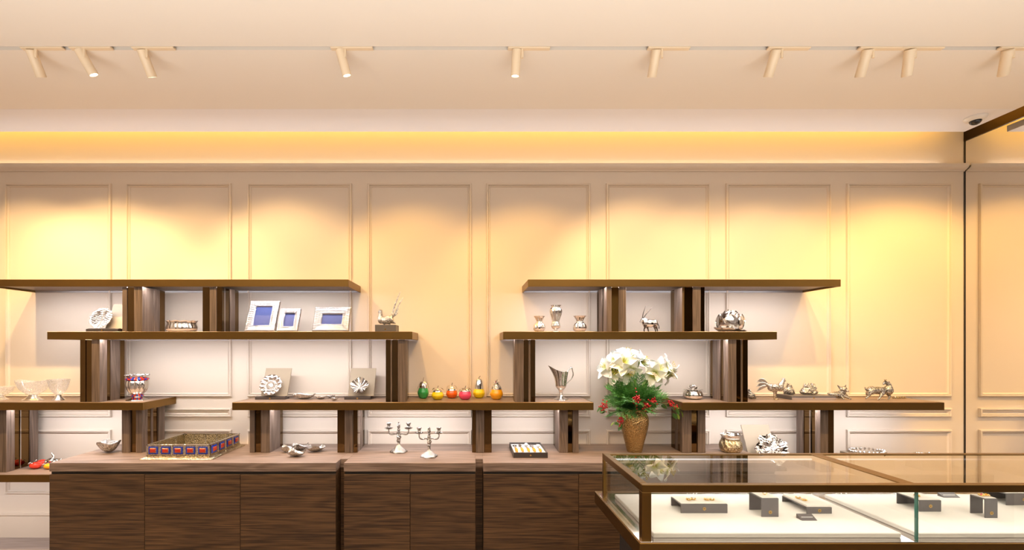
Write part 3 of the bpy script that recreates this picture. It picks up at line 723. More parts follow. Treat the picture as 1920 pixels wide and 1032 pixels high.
flat_dish('flower_dish', 627, 750, 15, 0.8, 4.0, Z3, 'tiny silver flower shaped dish, front one of the pair', 'dish', 6, 0.35, group='pair of tiny flower dishes', Yv=3.43)

def fruit_jar(px, py, w, hb, hl, color, label, style, hole=True):
    Yj = ZY(py, Z3); q = Yj/F; R = w*q/2
    t = thing('fruit_jar', label, 'jar', (X(px, Yj), Yj, Z3), group='enamelled fruit jars with silver lids')
    B, Hl = hb*q, hl*q
    ribs = 10 if style == 'pear' else 0
    rt = {'fig': .78, 'apple': .80, 'mandarin': .88, 'berry': .88, 'pear': .80, 'pine': .82}[style]*R
    md = (lambda a, t_, r, z: (r*(1+0.035*abs(math.sin(5*a))), z)) if ribs else None
    obj('enamel_body', MB().lathe([(R*0.45, 0), (R*0.72, B*0.10), (R*0.96, B*0.38), (R, B*0.62), (rt+0.1*(R-rt), B*0.92), (rt, B)], 60, 26, mod=md), M[color], t, smooth=60)
    if style == 'pear': lp = [(rt, B), (rt*0.92, B+Hl*0.3), (rt*0.72, B+Hl*0.62), (rt*0.45, B+Hl*0.78), (0.0, B+Hl*0.80)]
    elif style == 'fig': lp = [(rt, B), (rt*1.0, B+Hl*0.22), (rt*0.8, B+Hl*0.5), (rt*0.35, B+Hl*0.66), (0.0, B+Hl*0.70)]
    elif style == 'pine': lp = [(rt, B), (rt*0.85, B+Hl*0.25), (rt*0.5, B+Hl*0.5), (rt*0.22, B+Hl*0.62), (0.0, B+Hl*0.64)]
    else: lp = [(rt, B), (rt*0.88, B+Hl*0.22), (rt*0.5, B+Hl*0.38), (0.0, B+Hl*0.42)]
    lid = obj('silver_lid', MB().lathe(lp, 48, 20, mod=md), M['silver' if style != 'pine' else 'silver_h'], t, smooth=60)
    top = lp[-1][1]
    bend = 0.25*R if style == 'pear' else 0.12*R
    obj('stem', MB().tube([(0, 0, top-0.002), (0.02*R, 0, top+(B+Hl-top)*0.5), (bend, 0, B+Hl)], [0.0028, 0.002, 0.0024], 8, 8), M['silver_d' if style != 'fig' else 'silver'], lid, smooth=True)
    n = {'fig': 4, 'apple': 3, 'mandarin': 3, 'berry': 4, 'pear': 0, 'pine': 9}[style]
    for i in range(n):
        a = 2*PI*i/max(n, 1)+0.5; ca, sa = math.cos(a), math.sin(a); mb = MB()
        if style == 'pine':
            L_ = R*0.55; el = 0.5+0.8*(i % 3)/2
            fn = lambda u, v: ((0.15*R+L_*u*math.cos(el))*ca-sa*v*0.12*R*(1-u), (0.15*R+L_*u*math.cos(el))*sa+ca*v*0.12*R*(1-u), top-0.004+L_*u*math.sin(el))
        else:
            drop = {'fig': 0.75, 'apple': 0.42, 'mandarin': 0.55, 'berry': 0.6}[style]*Hl
            fn = lambda u, v: ((0.1*R+1.02*R*u**0.8)*ca-sa*v*0.30*R*math.sin(PI*min(u+.08, 1)), (0.1*R+1.02*R*u**0.8)*sa+ca*v*0.30*R*math.sin(PI*min(u+.08, 1)), B+Hl*0.62-drop*u*u+0.12*Hl*math.sin(PI*u)-0.05*R*abs(v))
        obj('silver_leaf', mb.sheet(fn, 8, 4, 0.0014), M['silver'], lid, smooth=60)
fruit_jar(793.5, 747.5, 21, 20, 19, 'green', 'green enamel fruit jar with tall silver leaf lid, first of the row', 'fig')
fruit_jar(820.5, 749.5, 23, 14.5, 11, 'yellow', 'squat bright yellow enamel fruit jar with silver leaves', 'apple')
fruit_jar(847, 746.8, 21.5, 14.5, 14, 'orange', 'plain deep orange enamel fruit jar with drooping silver leaves', 'mandarin')
fruit_jar(872, 749.5, 24, 15.5, 10, 'pink', 'pink enamel fruit jar with silver leaf lid', 'berry')
fruit_jar(898, 746.5, 22, 17, 24, 'yellow', 'ribbed yellow enamel pear jar with tall silver top', 'pear')
fruit_jar(931, 749.3, 24, 19, 18, 'saffron', 'orange enamel jar with spiky silver crown lid, last of the row', 'pine')

Ye = ZY(749.5, Z3); q = Ye/F
t = thing('ewer', 'tall fluted silver ewer with curled handle and long spout', 'jug', (X(1051.5, Ye), Ye, Z3))
n0 = MB(); n0.lathe([(14*q, 0), (13*q, 1*q), (6*q, 5*q), (3.2*q, 9*q), (3.6*q, 11*q), (3*q, 13*q), (4.5*q, 18*q), (9*q, 24*q), (10.5*q, 33*q), (12*q, 44*q), (13.5*q, 54*q)], 96, 46, 0.0016,
    mod=lambda a, t_, r, z: (r*(1+0.035*math.cos(16*a)*(1 if z > 18*q else 0.4)), z))
for i, (x, y, z) in enumerate(n0.v):
    if z > 36*q:
        u = (z-36*q)/(18*q); c_ = max(0.0, -x/(13*q))
        x = x-u*u*c_*c_*9*q; z = z+u*u*c_*c_*9*q-u*(1-c_)*1.5*q
        y = y*(1-0.35*u*c_)
        n0.v[i] = (x, y, z)
obj('body', n0, M['silver'], t, smooth=60)
obj('handle', MB().tube([(11.5*q, 0, 51*q), (16*q, 0, 56*q), (20*q, 0, 60*q), (22*q, 0, 54*q), (23*q, 0, 46*q), (19*q, 0, 38*q), (14*q, 0, 34*q), (11*q, 0, 30*q)], [1.0*q, 1.0*q, 1.4*q, 1.0*q, 1.3*q, 1.0*q, 1.2*q, .9*q], 8, 40), M['silver'], t, smooth=True)

# ------------------------------------------------------------------ second shelf, right: vases, antelope, cabbage tureen
def vase(px, w, h, prof, label, twist, ribs, amp=0.05):
    Yv = 3.42; q = Yv/F; R = w*q/2; H = h*q
    o = obj('silver_vase', MB().lathe([(r*R, z*H) for r, z in prof], 110, 44, 0.0018, mod=lambda a, t_, r, z: (r*(1+amp*math.sin(ribs*a+twist*z/H)), z)), M['silver'], smooth=60, loc=(X(px, Yv), Yv, Z2))
    tag(o, label, 'vase', 'fluted silver vases')
SQ = [(0.55, 0), (0.82, 0.06), (1.0, 0.25), (0.9, 0.45), (0.5, 0.62), (0.52, 0.72), (0.75, 0.9), (0.98, 1.0)]
vase(1011, 21.5, 29.5, SQ, 'small squat silver vase with twisted flutes, left of the tall one', 5, 10)
vase(1042, 22.5, 50, [(0.62, 0), (0.6, 0.02), (0.2, 0.06), (0.2, 0.09), (0.55, 0.14), (0.76, 0.22), (0.62, 0.34), (0.55, 0.40), (0.8, 0.58), (1.0, 0.76), (0.86, 0.88), (0.62, 0.94), (0.9, 1.0)], 'tall footed silver vase with twisted flutes', 6, 12)
vase(1087, 24, 30, SQ, 'small squat silver vase with upright flutes, right of the tall one', 0.0, 12)
t, P, k = figure('antelope_figurine', 'pale silver antelope with two long straight dark horns', 'figurine', 1219, 621, 3.42, Z2, FIG)
blob('body', [('e', P(1219, 605), (13*k, 6*k, 7.5*k)), ('e', P(1210.5, 604), (6.5*k, 6*k, 8.5*k)), ('e', P(1228, 605), (5*k, 5.5*k, 7.5*k)), ('c', P(1209, 601), 4.6*k, P(1205.5, 598.5), 3.6*k), ('c', P(1205, 598), 3.4*k, P(1201, 602), 1.8*k), ('c', P(1207, 597, 2), 1.2*k, P(1211, 595.8, 3), .6*k), ('c', P(1207, 597, -2), 1.2*k, P(1210, 595, -3), .6*k)], 0.0028, M['silver'], t)
for x0, x1, x2, d in ((1209, 1208, 1207, -3), (1213, 1215, 1217, 3), (1226, 1226, 1228, -3), (1229, 1232, 1234, 3)):
    obj('leg', MB().tube([P(x0, 608, d), P(x1, 613, d), P(x2-0.5, 617, d), P(x2, 620.8, d)], [3.4*k, 1.9*k, 1.1*k, 1.3*k], 8, 10), M['silver_d'], t, smooth=True)
for a, b, d in (((1204, 595), (1210, 572.5), -1.5), ((1206.5, 595), (1224.4, 574), 1.5)):
    obj('horn', MB().tube([P(a[0], a[1], d), P(a[0]*.55+b[0]*.45-0.8, a[1]*.55+b[1]*.45, d), P(b[0], b[1], d)], [.9*k, .7*k, .25*k], 8, 14), M['silver_d'], t, smooth=True)
obj('tail', MB().tube([P(1232, 603), P(1235, 609), P(1235.5, 615)], [.7*k, .6*k, .9*k], 6, 8), M['silver_d'], t, smooth=True)

t, P, k = figure('cabbage_tureen', 'silver tureen shaped like a cabbage of overlapping leaves on a leaf base', 'tureen', 1369, 621, 3.44, Z2)
obj('base_leaf', MB().dish(lambda a: 0.112*(0.93+0.06*math.sin(7*a)), lambda r, a: 0.006+0.03*max(0, r-.7)*(1+math.cos(a-PI))*1.6+0.003*math.sin(11*a)*r, 10, 90, 0.003), M['silver'], t, smooth=60)
obj('heart', MB().ball((0, 0, 18*k), (19*k, 19*k, 17*k), 32, 20), M['silver'], t, smooth=True)
for i in range(11):
    ring = i//6; a = 2*PI*i/(6 if ring == 0 else 5)+ring*0.5; R = (22.5 if ring == 0 else 20.5)*k; hz = 18*k
    ph0, ph1 = (-0.75, 0.62) if ring == 0 else (-0.1, 1.18)
    def fn(u, v, a=a, R=R, ph0=ph0, ph1=ph1):
        ph = ph0+(ph1-ph0)*u; th = a+v*0.62*math.sin(PI*min(0.97, 0.18+u*0.8))/max(math.cos(ph), 0.35)*1.15
        rr = R*(1+0.10*u**6+0.05*abs(v)**3+0.02*math.sin(9*v)*u)
        return (rr*math.cos(ph)*math.cos(th), rr*math.cos(ph)*math.sin(th), hz+rr*math.sin(ph))
    obj('silver_leaf', MB().sheet(fn, 12, 10, 0.0016), M['silver'], t, smooth=60)
obj('stem_knob', MB().tube([P(1367, 588), P(1366, 583), P(1365.5, 578.5)], [3.5*k, 1.8*k, 1.4*k], 10, 8), M['silver'], t, smooth=True)

# ------------------------------------------------------------------ third shelf, right: petal box and animals
t, P, k = figure('petal_box', 'lidded silver box with lobed body and open petals on top', 'box', 1299, 748.5, 3.53, Z3)
obj('body', MB().lathe([(10*k, 0), (14.5*k, 2*k), (17*k, 7*k), (15.5*k, 13*k), (12*k, 16*k), (0, 17*k)], 96, 26, mod=lambda a, t_, r, z: (r*(0.95+0.08*abs(math.sin(5*a))), z)), M['silver'], t, smooth=60)
for ring, (n, L_, el, z0) in enumerate(((9, 15, 0.12, 15.5), (7, 11, 0.6, 17), (5, 8, 1.1, 18.5))):
    for i in range(n):
        a = 2*PI*i/n+ring*0.4; ca, sa = math.cos(a), math.sin(a)
        fn = lambda u, v: ((2*k+L_*k*u*math.cos(el))*ca-sa*v*3.8*k*math.sin(PI*min(.92, .2+.75*u)), (2*k+L_*k*u*math.cos(el))*sa+ca*v*3.8*k*math.sin(PI*min(.92, .2+.75*u)), z0*k+L_*k*u*math.sin(el)*0.8+1.5*k*u*u)
        obj('petal', MB().sheet(fn, 6, 4, 0.0014), M['silver'], t, smooth=60)
obj('finial', MB().ball((0, 0, 24*k), 3*k, 12, 8), M['silver'], t, smooth=True)

t, P, k = figure('bird_figurine', 'small crouching silver bird half hidden behind the oak upright', 'figurine', 1408, 748.5, 3.54, Z3, FIG)
blob('body', [('e', P(1408, 742), (8*k, 6*k, 6.5*k), (0, 0.3, 0)), ('e', P(1404.5, 734), (3.6*k, 3.4*k, 4*k)), ('c', P(1405, 738), 4*k, P(1404.5, 733), 3.2*k), ('c', P(1412, 744), 4*k, P(1417, 747), 1.2*k), ('c', P(1402.5, 733.5), 1.2*k, P(1400, 734.5), .5*k)], 0.0026, M['silver_f'], t)
YPL = 3.47
pl = plinth(1485, 1567, YPL, 0.19, 0.030, Z3, 'flat wide dark plinth with silver front under two animal figurines', 'grey_leather')
obj('front_plate', MB().box(-0.166, 0.166, -0.0007, -0.0001, 0.002, 0.028), M['chrome'], pl)
t, P, k = figure('rooster_figurine', 'silver rooster striding with a fan of tail feathers', 'figurine', 1452, 749.5, 3.49, Z3, FIG)
blob('body', [('e', P(1452, 727), (13*k, 7*k, 7.5*k), (0, -0.12, 0)), ('e', P(1463, 727), (6.5*k, 6*k, 7*k)), ('c', P(1463, 724), 5.5*k, P(1468, 715), 3*k), ('e', P(1469, 713.5), (3.4*k, 2.8*k, 3.2*k)), ('c', P(1471, 714), 1.4*k, P(1474.5, 715), .5*k),
     ('c', P(1470, 716.5), 1.2*k, P(1470.5, 719), 1.0*k), ('e', P(1452, 726, -6), (8*k, 2.4*k, 4.5*k), (0, 0.25, 0)), ('e', P(1452, 726, 6), (8*k, 2.4*k, 4.5*k), (0, 0.25, 0)), ('c', P(1444, 724), 5*k, P(1438, 721), 3*k), ('c', P(1452, 732), 3.5*k, P(1451.5, 738), 1.6*k), ('c', P(1455, 731, 2), 3.5*k, P(1456.5, 738, 2), 1.6*k)], 0.0026, M['silver_h'], t)
for i in range(5): obj('comb_point', MB().ball(P(1466.5+i*1.3, 710.6-0.5*math.sin(PI*i/4)), (.8*k, .7*k, 1.7*k), 8, 6), M['silver'], t, smooth=True)
for i in range(9):
    u = i/8; mb = MB(); tip = (1420.5-1.5*math.sin(PI*u), 711.5+23*u)
    feather(mb, P(1441, 721+3*u), P(tip[0], tip[1], (i % 3-1)*3), (0, 0, (4.5-3.0*u)*k), 1.7*k); obj('tail_feather', mb, M['silver'], t, smooth=60)
for x, y, d in ((1451.5, 737, 0), (1456.5, 737, 2)):
    mb = MB().tube([P(x, y, d), P(x-0.5, y+5, d), P(x, 748.2, d)], [1.1*k, .8*k, .8*k], 8)
    for a in (-0.7, 0, 0.7): mb.tube([P(x, 748.4, d), (P(x, 0, d)[0]+5*k*math.cos(a), d*k+5*k*math.sin(a), 0.9*k)], [.8*k, .5*k], 6)
    obj('leg', mb, M['gilt_silver'], t, smooth=True)
ZPL = Z3+0.0302
t, P, k = figure('bear_figurine', 'small seated silver animal on the left of the flat plinth', 'figurine', 1479, 737, 3.585, ZPL, FIG)
blob('body', [('e', P(1479, 730), (10*k, 7*k, 7*k), (0, 0.25, 0)), ('e', P(1479.5, 721.5), (5*k, 4.5*k, 4.5*k)), ('c', P(1478, 727), 6*k, P(1479, 722), 4.5*k), ('c', P(1482, 722.5), 2.4*k, P(1485, 723.5), 1.3*k), ('e', P(1476, 717.5, -2.5), 1.4*k), ('e', P(1478.5, 717, 2.5), 1.4*k),
     ('c', P(1484, 729), 4*k, P(1489, 735), 1.8*k), ('c', P(1473, 731), 4.5*k, P(1471, 734.5), 2.2*k), ('c', P(1480, 733, -5), 3*k, P(1483, 735.6, -6), 1.3*k)], 0.0026, M['silver_f'], t)
t, P, k = figure('cubs_figurine', 'pair of silver animals huddled together in the middle of the flat plinth', 'figurine', 1516, 738, 3.57, ZPL, FIG)
blob('body', [('e', P(1516, 730), (14*k, 8*k, 7.5*k)), ('e', P(1512, 722), (6*k, 5*k, 5*k)), ('e', P(1523.5, 723), (5*k, 5*k, 5.5*k)), ('e', P(1508, 733), (8*k, 8*k, 4.6*k)), ('e', P(1525, 733), (7.5*k, 8*k, 4.6*k)), ('c', P(1513, 722, -3), 2.6*k, P(1514.5, 725.5, -6), 1.3*k), ('c', P(1524, 723, -3), 2.6*k, P(1527, 726, -5), 1.3*k),
     ('e', P(1508.5, 718, 0), 1.7*k), ('e', P(1515, 717.3, 0), 1.7*k), ('e', P(1521, 717.8, 0), 1.6*k), ('e', P(1526.5, 718.8, 0), 1.6*k), ('c', P(1510, 733, -6), 2.5*k, P(1517, 735.5, -8), 1.4*k), ('c', P(1523, 733, -6), 2.5*k, P(1520, 735.6, -9), 1.4*k)], 0.0026, M['silver_f'], t)
t, P, k = figure('wild_cat_figurine', 'reclining silver wild cat with tall pointed ears', 'figurine', 1576, 749, 3.52, Z3, FIG)
blob('body', [('e', P(1572, 741), (14*k, 7*k, 6.5*k), (0, 0.10, 0)), ('e', P(1578, 739), (7*k, 6.5*k, 7.5*k)), ('e', P(1579, 730, -3), (6.5*k, 5.5*k, 5.6*k)), ('c', P(1581, 731.5, -5), 3.2*k, P(1583, 733, -8.5), 1.8*k), ('c', P(1573.5, 727, -1), 2.2*k, P(1569, 722.5, -1), .6*k), ('c', P(1583, 727, -1), 2.2*k, P(1585.3, 721.5, -1), .6*k),
     ('c', P(1565, 741), 5*k, P(1555, 739, 2), 2.2*k), ('c', P(1580, 743, -5), 2.6*k, P(1586, 747.2, -11), 1.5*k), ('c', P(1574, 743, -5), 2.6*k, P(1572, 747.3, -12), 1.5*k), ('c', P(1586, 742, 2), 4*k, P(1592, 746.5, 2), 2*k), ('e', P(1578, 736, -5), (4.5*k, 2.5*k, 4.5*k))], 0.0026, M['silver_f'], t)
t, P, k = figure('goat_figurine', 'leaping silver goat with turned head, horns and curled tail', 'figurine', 1646, 750, 3.47, Z3, FIG)
blob('body', [('e', P(1646, 732), (20*k, 7*k, 7*k)), ('e', P(1634, 732), (8*k, 7.5*k, 8*k)), ('e', P(1665, 732), (9*k, 7.5*k, 9*k)), ('c', P(1667, 728), 6*k, P(1667, 721), 3.6*k), ('c', P(1667, 721), 3.6*k, P(1661, 717.5), 3*k), ('c', P(1660, 717), 3.2*k, P(1656, 720.5), 1.6*k),
     ('c', P(1630, 735, -3), 5*k, P(1625, 742, -4), 2*k), ('c', P(1625, 742, -4), 2*k, P(1620, 747, -4), 1.3*k), ('c', P(1631, 737, 4), 4*k, P(1630, 746, 5), 1.4*k), ('c', P(1651, 737, -4), 4*k, P(1646, 744, -5), 1.9*k), ('c', P(1646, 744, -5), 1.9*k, P(1641, 748.6, -6), 1.3*k),
     ('c', P(1668, 738, 3), 4.2*k, P(1671, 744, 3), 1.9*k), ('c', P(1671, 744, 3), 1.9*k, P(1665.5, 748.6, 0), 1.3*k), ('c', P(1629, 730), 2.2*k, P(1624, 731), 1.6*k), ('c', P(1624, 731), 1.6*k, P(1621.5, 726), 1.0*k)], 0.0028, M['silver_f'], t)
for a, d in (((1654, 711.5), -2), ((1666.5, 712), 2)):
    obj('horn', MB().tube([P(1660, 716, d), P((1660+a[0])/2, 713, d*1.5), P(a[0], a[1], d*2)], [1.2*k, .9*k, .3*k], 8, 8), M['gilt_silver'], t, smooth=True)
for x in (1656, 1662.5): obj('ear', MB().ball(P(x+1.5, 715.5, -3 if x < 1660 else 3), (2.4*k, .8*k, 1.0*k), 8, 6), M['silver_f'], t, smooth=True)
obj('curled_horn', MB().tube([P(1663, 716.5, 2), P(1669, 715.5, 3), P(1671, 720, 3), P(1668.5, 724, 3)], [1.3*k, 1.1*k, .9*k, .4*k], 8, 16), M['silver'], t, smooth=True)
mb = MB(); t0 = 3.57; kk = t0/F
mb.tube([(-13*kk, 0, 1.6*kk), (-6*kk, 2*kk, 1.8*kk), (2*kk, 0, 1.4*kk), (12*kk, 1*kk, 1.2*kk)], [1.6*kk, 1.3*kk, 1.1*kk, .7*kk], 8, 14)
for i in range(6): mb.ball((-12*kk+i*4.3*kk, 0, 1.9*kk), 1.8*kk, 8, 6)
o = obj('beaded_twig', mb, M['gilt_silver'], smooth=True, loc=(X(1687, t0), t0, Z3)); tag(o, 'thin beaded silver twig lying behind the leaping goat', 'ornament')
# ------------------------------------------------------------------ on the counter
flat_dish('shell_bowl', 204, 850.5, 40, 0.8, 19, ZK, 'crinkled silver shell bowl at the left end of the counter', 'bowl', 10, 0.08, curl=2.5, Yv=3.40)
# jewelled tray
tx0, tx1, ty0, ty1, th = -2.246, -1.813, 3.20, 3.61, 0.102
t = thing('jewelled_tray', 'rectangular silver gilt tray with blue and red stone panels round its sides', 'tray', ((tx0+tx1)/2, (ty0+ty1)/2, ZK))
w, d = (tx1-tx0)/2, (ty1-ty0)/2
obj('tray_floor', MB().box(-w+0.006, w-0.006, -d+0.006, d-0.006, 0.012, 0.02), M['silver_f'], t)
rows = []
for o_, z_ in ((0.034, 0.0), (0.034, 0.004), (0.02, 0.012), (0.006, 0.018), (0.006, 0.026), (-0.004, 0.026), (-0.004, 0.0)):
    rows.append([(-w-o_, -d-o_, z_), (w+o_, -d-o_, z_), (w+o_, d+o_, z_), (-w-o_, d+o_, z_)])
obj('base_moulding', MB().grid(rows, True), M['gilt_silver'], t, smooth=30)
for sgn in (-1, 1):
    obj('side_wall', MB().box(-w, w, sgn*d-0.003, sgn*d+0.003, 0.024, th-0.004), M['gilt_silver'], t)
    obj('side_wall', MB().box(sgn*w-0.003, sgn*w+0.003, -d, d, 0.024, th-0.004), M['gilt_silver'], t)
    obj('top_rail', MB().bbox(-w-0.005, w+0.005, sgn*d-0.005, sgn*d+0.005, th-0.006, th, 0.001), M['silver'], t)
    obj('top_rail', MB().bbox(sgn*w-0.005, sgn*w+0.005, -d-0.005, d+0.005, th-0.006, th, 0.001), M['silver'], t)
def tile_mesh(n, m, tw, tt, hh, tp):
    mb = MB(); r = [[(-tw, 0, -hh), (tw, 0, -hh), (tw, 0, hh), (-tw, 0, hh)], [(-tw, -tp*.5, -hh), (tw, -tp*.5, -hh), (tw, -tp*.5, hh), (-tw, -tp*.5, hh)], [(-tw*tt, -tp, -hh*tt), (tw*tt, -tp, -hh*tt), (tw*tt, -tp, hh*tt), (-tw*tt, -tp, hh*tt)]]
    mb.grid(r, True); mb.f.append(tuple(range(8, 12))); return mb.mesh(n, m, False)
blue_m = tile_mesh('blue_panel', M['blue'], 0.033, 0.86, 0.027, 0.004); red_m = tile_mesh('red_stone', M['red'], 0.019, 0.75, 0.0135, 0.007); fr_m = tile_mesh('gilt_setting', M['gilt_silver'], 0.0225, 0.9, 0.017, 0.0025)
def tile(x, y, rz):
    b = obj('blue_panel', blue_m, None, t, loc=(x, y, 0.061), rot=(0, 0, rz))
    obj('gilt_setting', fr_m, None, b, loc=(0, -0.0035, 0)); obj('red_stone', red_m, None, b, loc=(0, -0.005, 0))
for i in range(5):
    x = -w+2*w*(i+0.5)/5; tile(x, -d-0.003, 0); tile(x, d+0.003, PI)
for i in range(4):
    y = -d+2*d*(i+0.5)/4; tile(w+0.003, y, PI/2); tile(-w-0.003, y, -PI/2)
for i in range(6):
    x = -w+2*w*i/5
    for sgn in (-1, 1): obj('gilt_post', MB().box(x-0.003, x+0.003, sgn*d-0.006, sgn*d+0.006, 0.026, th-0.006), M['silver'], t)
for i in range(1, 4):
    y = -d+2*d*i/4
    for sgn in (-1, 1): obj('gilt_post', MB().box(sgn*w-0.006, sgn*w+0.006, y-0.003, y+0.003, 0.026, th-0.006), M['silver'], t)
# leaf dishes
for i, (px, py, wd, rz, lb) in enumerate(((542, 846, 30, 0.4, 'small silver leaf dish at the back left of the leaf group'), (563, 842, 32, 1.2, 'silver leaf dish with curled edge at the back of the leaf group'),
        (556, 857, 36, 0.2, 'largest silver leaf dish at the front of the leaf group'), (592, 846, 36, 2.1, 'silver leaf dish at the right of the leaf group'))):
    Yd = {0: 3.40, 1: 3.47, 2: 3.27, 3: 3.42}[i]
    flat_dish('leaf_dish', px, py, wd, 0.62, 9, ZK, lb, 'dish', 6, 0.22, curl=3.0, rz=rz*0.3, group='silver leaf dishes on the counter', Yv=Yd)
# candelabra
def candelabrum(px, py, label, m):
    Yc = ZY(py, ZK); q = Yc/F
    t = thing('candelabrum', label, 'candelabrum', (X(px, Yc), Yc, ZK), group='pair of silver candelabra')
    obj('base', MB().lathe([(15*q, 0), (15*q, 2*q), (12.5*q, 4.5*q), (10*q, 6*q), (7*q, 9*q), (3.5*q, 13*q), (2.6*q, 15*q)], 72, 28, mod=lambda a, t_, r, z: (r*(1+0.10*math.sin(6*a+z/q*0.35)*max(0, 1-z/(14*q))), z)), m, t, smooth=60)
    obj('stem', MB().lathe([(2.6*q, 14.5*q), (2.4*q, 18*q), (3.8*q, 21*q), (3.0*q, 24*q), (4.4*q, 28*q), (3.2*q, 31*q), (2.4*q, 34*q), (3.0*q, 38*q), (1.6*q, 40*q)], 40, 30, mod=lambda a, t_, r, z: (r*(1+0.16*math.sin(3*a+z/q*0.5)), z)), m, t, smooth=60)
    obj('finial', MB().lathe([(1.4*q, 39*q), (2.6*q, 42*q), (1.8*q, 45*q), (2.8*q, 48*q), (2.0*q, 52*q), (1.4*q, 55*q), (0, 57*q)], 30, 24, mod=lambda a, t_, r, z: (r*(1+0.22*math.sin(4*a+z/q*1.1)), z)), m, t, smooth=60)
    for sg in (-1, 1):
        arm = obj('arm', MB().tube([(sg*1*q, 0, 30*q), (sg*5*q, 0, 34.5*q), (sg*11*q, 0, 33*q), (sg*16*q, 0, 34*q), (sg*18.5*q, 0, 38*q), (sg*18.5*q, 0, 43*q)], [1.6*q, 1.4*q, 1.3*q, 1.5*q, 1.2*q, 1.2*q], 10, 26), M['silver_d'] if False else m, t, smooth=True)
        obj('drip_pan', MB().lathe([(1.2*q, 42.6*q), (5*q, 43.4*q), (7.3*q, 45*q), (7.3*q, 45.6*q), (3*q, 44.6*q), (0, 44.4*q)], 40, smooth=False, c=(sg*18.5*q, 0, 0), mod=lambda a, t_, r, z: (r*(1+0.06*math.sin(8*a)), z)), m, arm, smooth=60)
        obj('candle_cup', MB().lathe([(2.0*q, 44.5*q), (3.6*q, 46.5*q), (2.6*q, 49*q), (3.4*q, 51.5*q), (4.8*q, 54*q), (4.6*q, 54.6*q), (2.6*q, 54*q), (0, 53*q)], 32, 26, c=(sg*18.5*q, 0, 0)), m, arm, smooth=60)
candelabrum(747.6, 848.2, 'two branched silver candelabrum, the rear left one of the pair', M['silver_f'])
candelabrum(804.5, 857, 'two branched silver candelabrum, the front right one of the pair', M['silver_f'])
# box of small utensils with amber handles
bx0, bx1, by0, by1 = 0.311, 0.552, 3.23, 3.57
bz = ZK
t = thing('presentation_box', 'open dark leather box lined in cream holding amber handled utensils', 'box', ((bx0+bx1)/2, by0, bz)); w = (bx1-bx0)/2; dd = by1-by0
obj('box_base', MB().box(-w, w, 0, dd, 0, 0.006), M['stand'], t)
for a in (((-w, w, 0, 0.006), 'front_side'), ((-w, w, dd-0.006, dd), 'back_side'), ((-w, -w+0.006, 0.006, dd-0.006), 'side'), ((w-0.006, w, 0.006, dd-0.006), 'side')):
    obj(a[1], MB().box(*a[0], 0.006, 0.038), M['stand'], t)
obj('cream_lining', MB().box(-w+0.006, w-0.006, 0.006, dd-0.006, 0.006, 0.026), M['felt'], t)
emblem(t, (0, -0.0008, 0.018), 0.013)
uz = bz+0.0265
for i, (fx, kind, lb) in enumerate(((-0.8, 'opener', 'bottle opener with amber handle, first in the dark box'), (-0.42, 'knife', 'small cheese knife with amber handle in the dark box'), (-0.02, 'ball', 'stopper with white ball head and amber handle in the dark box, middle'),
                     (0.36, 'fork', 'small spreader with amber handle in the dark box'), (0.74, 'ball2', 'shorter stopper with white ball head, last in the dark box'))):
    u = thing('bar_utensil', lb, 'utensil', ((bx0+bx1)/2+fx*w*0.92, by0+0.05, uz), group='amber handled utensils')
    hl = 0.13 if kind != 'ball2' else 0.09
    obj('amber_handle', MB().tube([(0, 0, .007), (0, hl*.3, .009), (0, hl*.7, .008), (0, hl, .006)], [.005, .010, .009, .005], 10, 10), M['amber'], u, smooth=True)
    obj('neck', MB().tube([(0, hl-.002, .006), (0, hl+.05, .006)], .003, 8), M['silver'], u, smooth=True)
    if kind == 'opener':
        mb = MB(); mb.tube([(.014*math.sin(2*PI*j/20), hl+.068-.018*math.cos(2*PI*j/20), .006) for j in range(21)], .003, 6); obj('opener_ring', mb, M['silver_d'], u, smooth=True)
    elif kind == 'knife':
        mb = MB(); mb.sheet(lambda a, v: (v*.012*math.sin(PI*min(.95, .15+.8*a)), hl+.045+.075*a, .006), 8, 2, .0015); obj('blade', mb, M['silver'], u)
    elif kind == 'fork':
        obj('spreader_head', MB().bbox(-.014, .014, hl+.045, hl+.075, .003, .009, .002), M['silver_d'], u)
    else:
        obj('ball_head', MB().ball((0, hl+.06, .015), .0145 if kind == 'ball' else .0125, 18, 12), M['wax'], u, smooth=True)
o = obj('engraved_plate', MB().bbox(-.03, .03, -.008, .008, 0, .004, .001), M['silver_d'], loc=((bx0+bx1)/2+0.055, by1-0.03, uz-0.0002)); tag(o, 'small dark metal plate lying at the back of the utensil box', 'plaque')

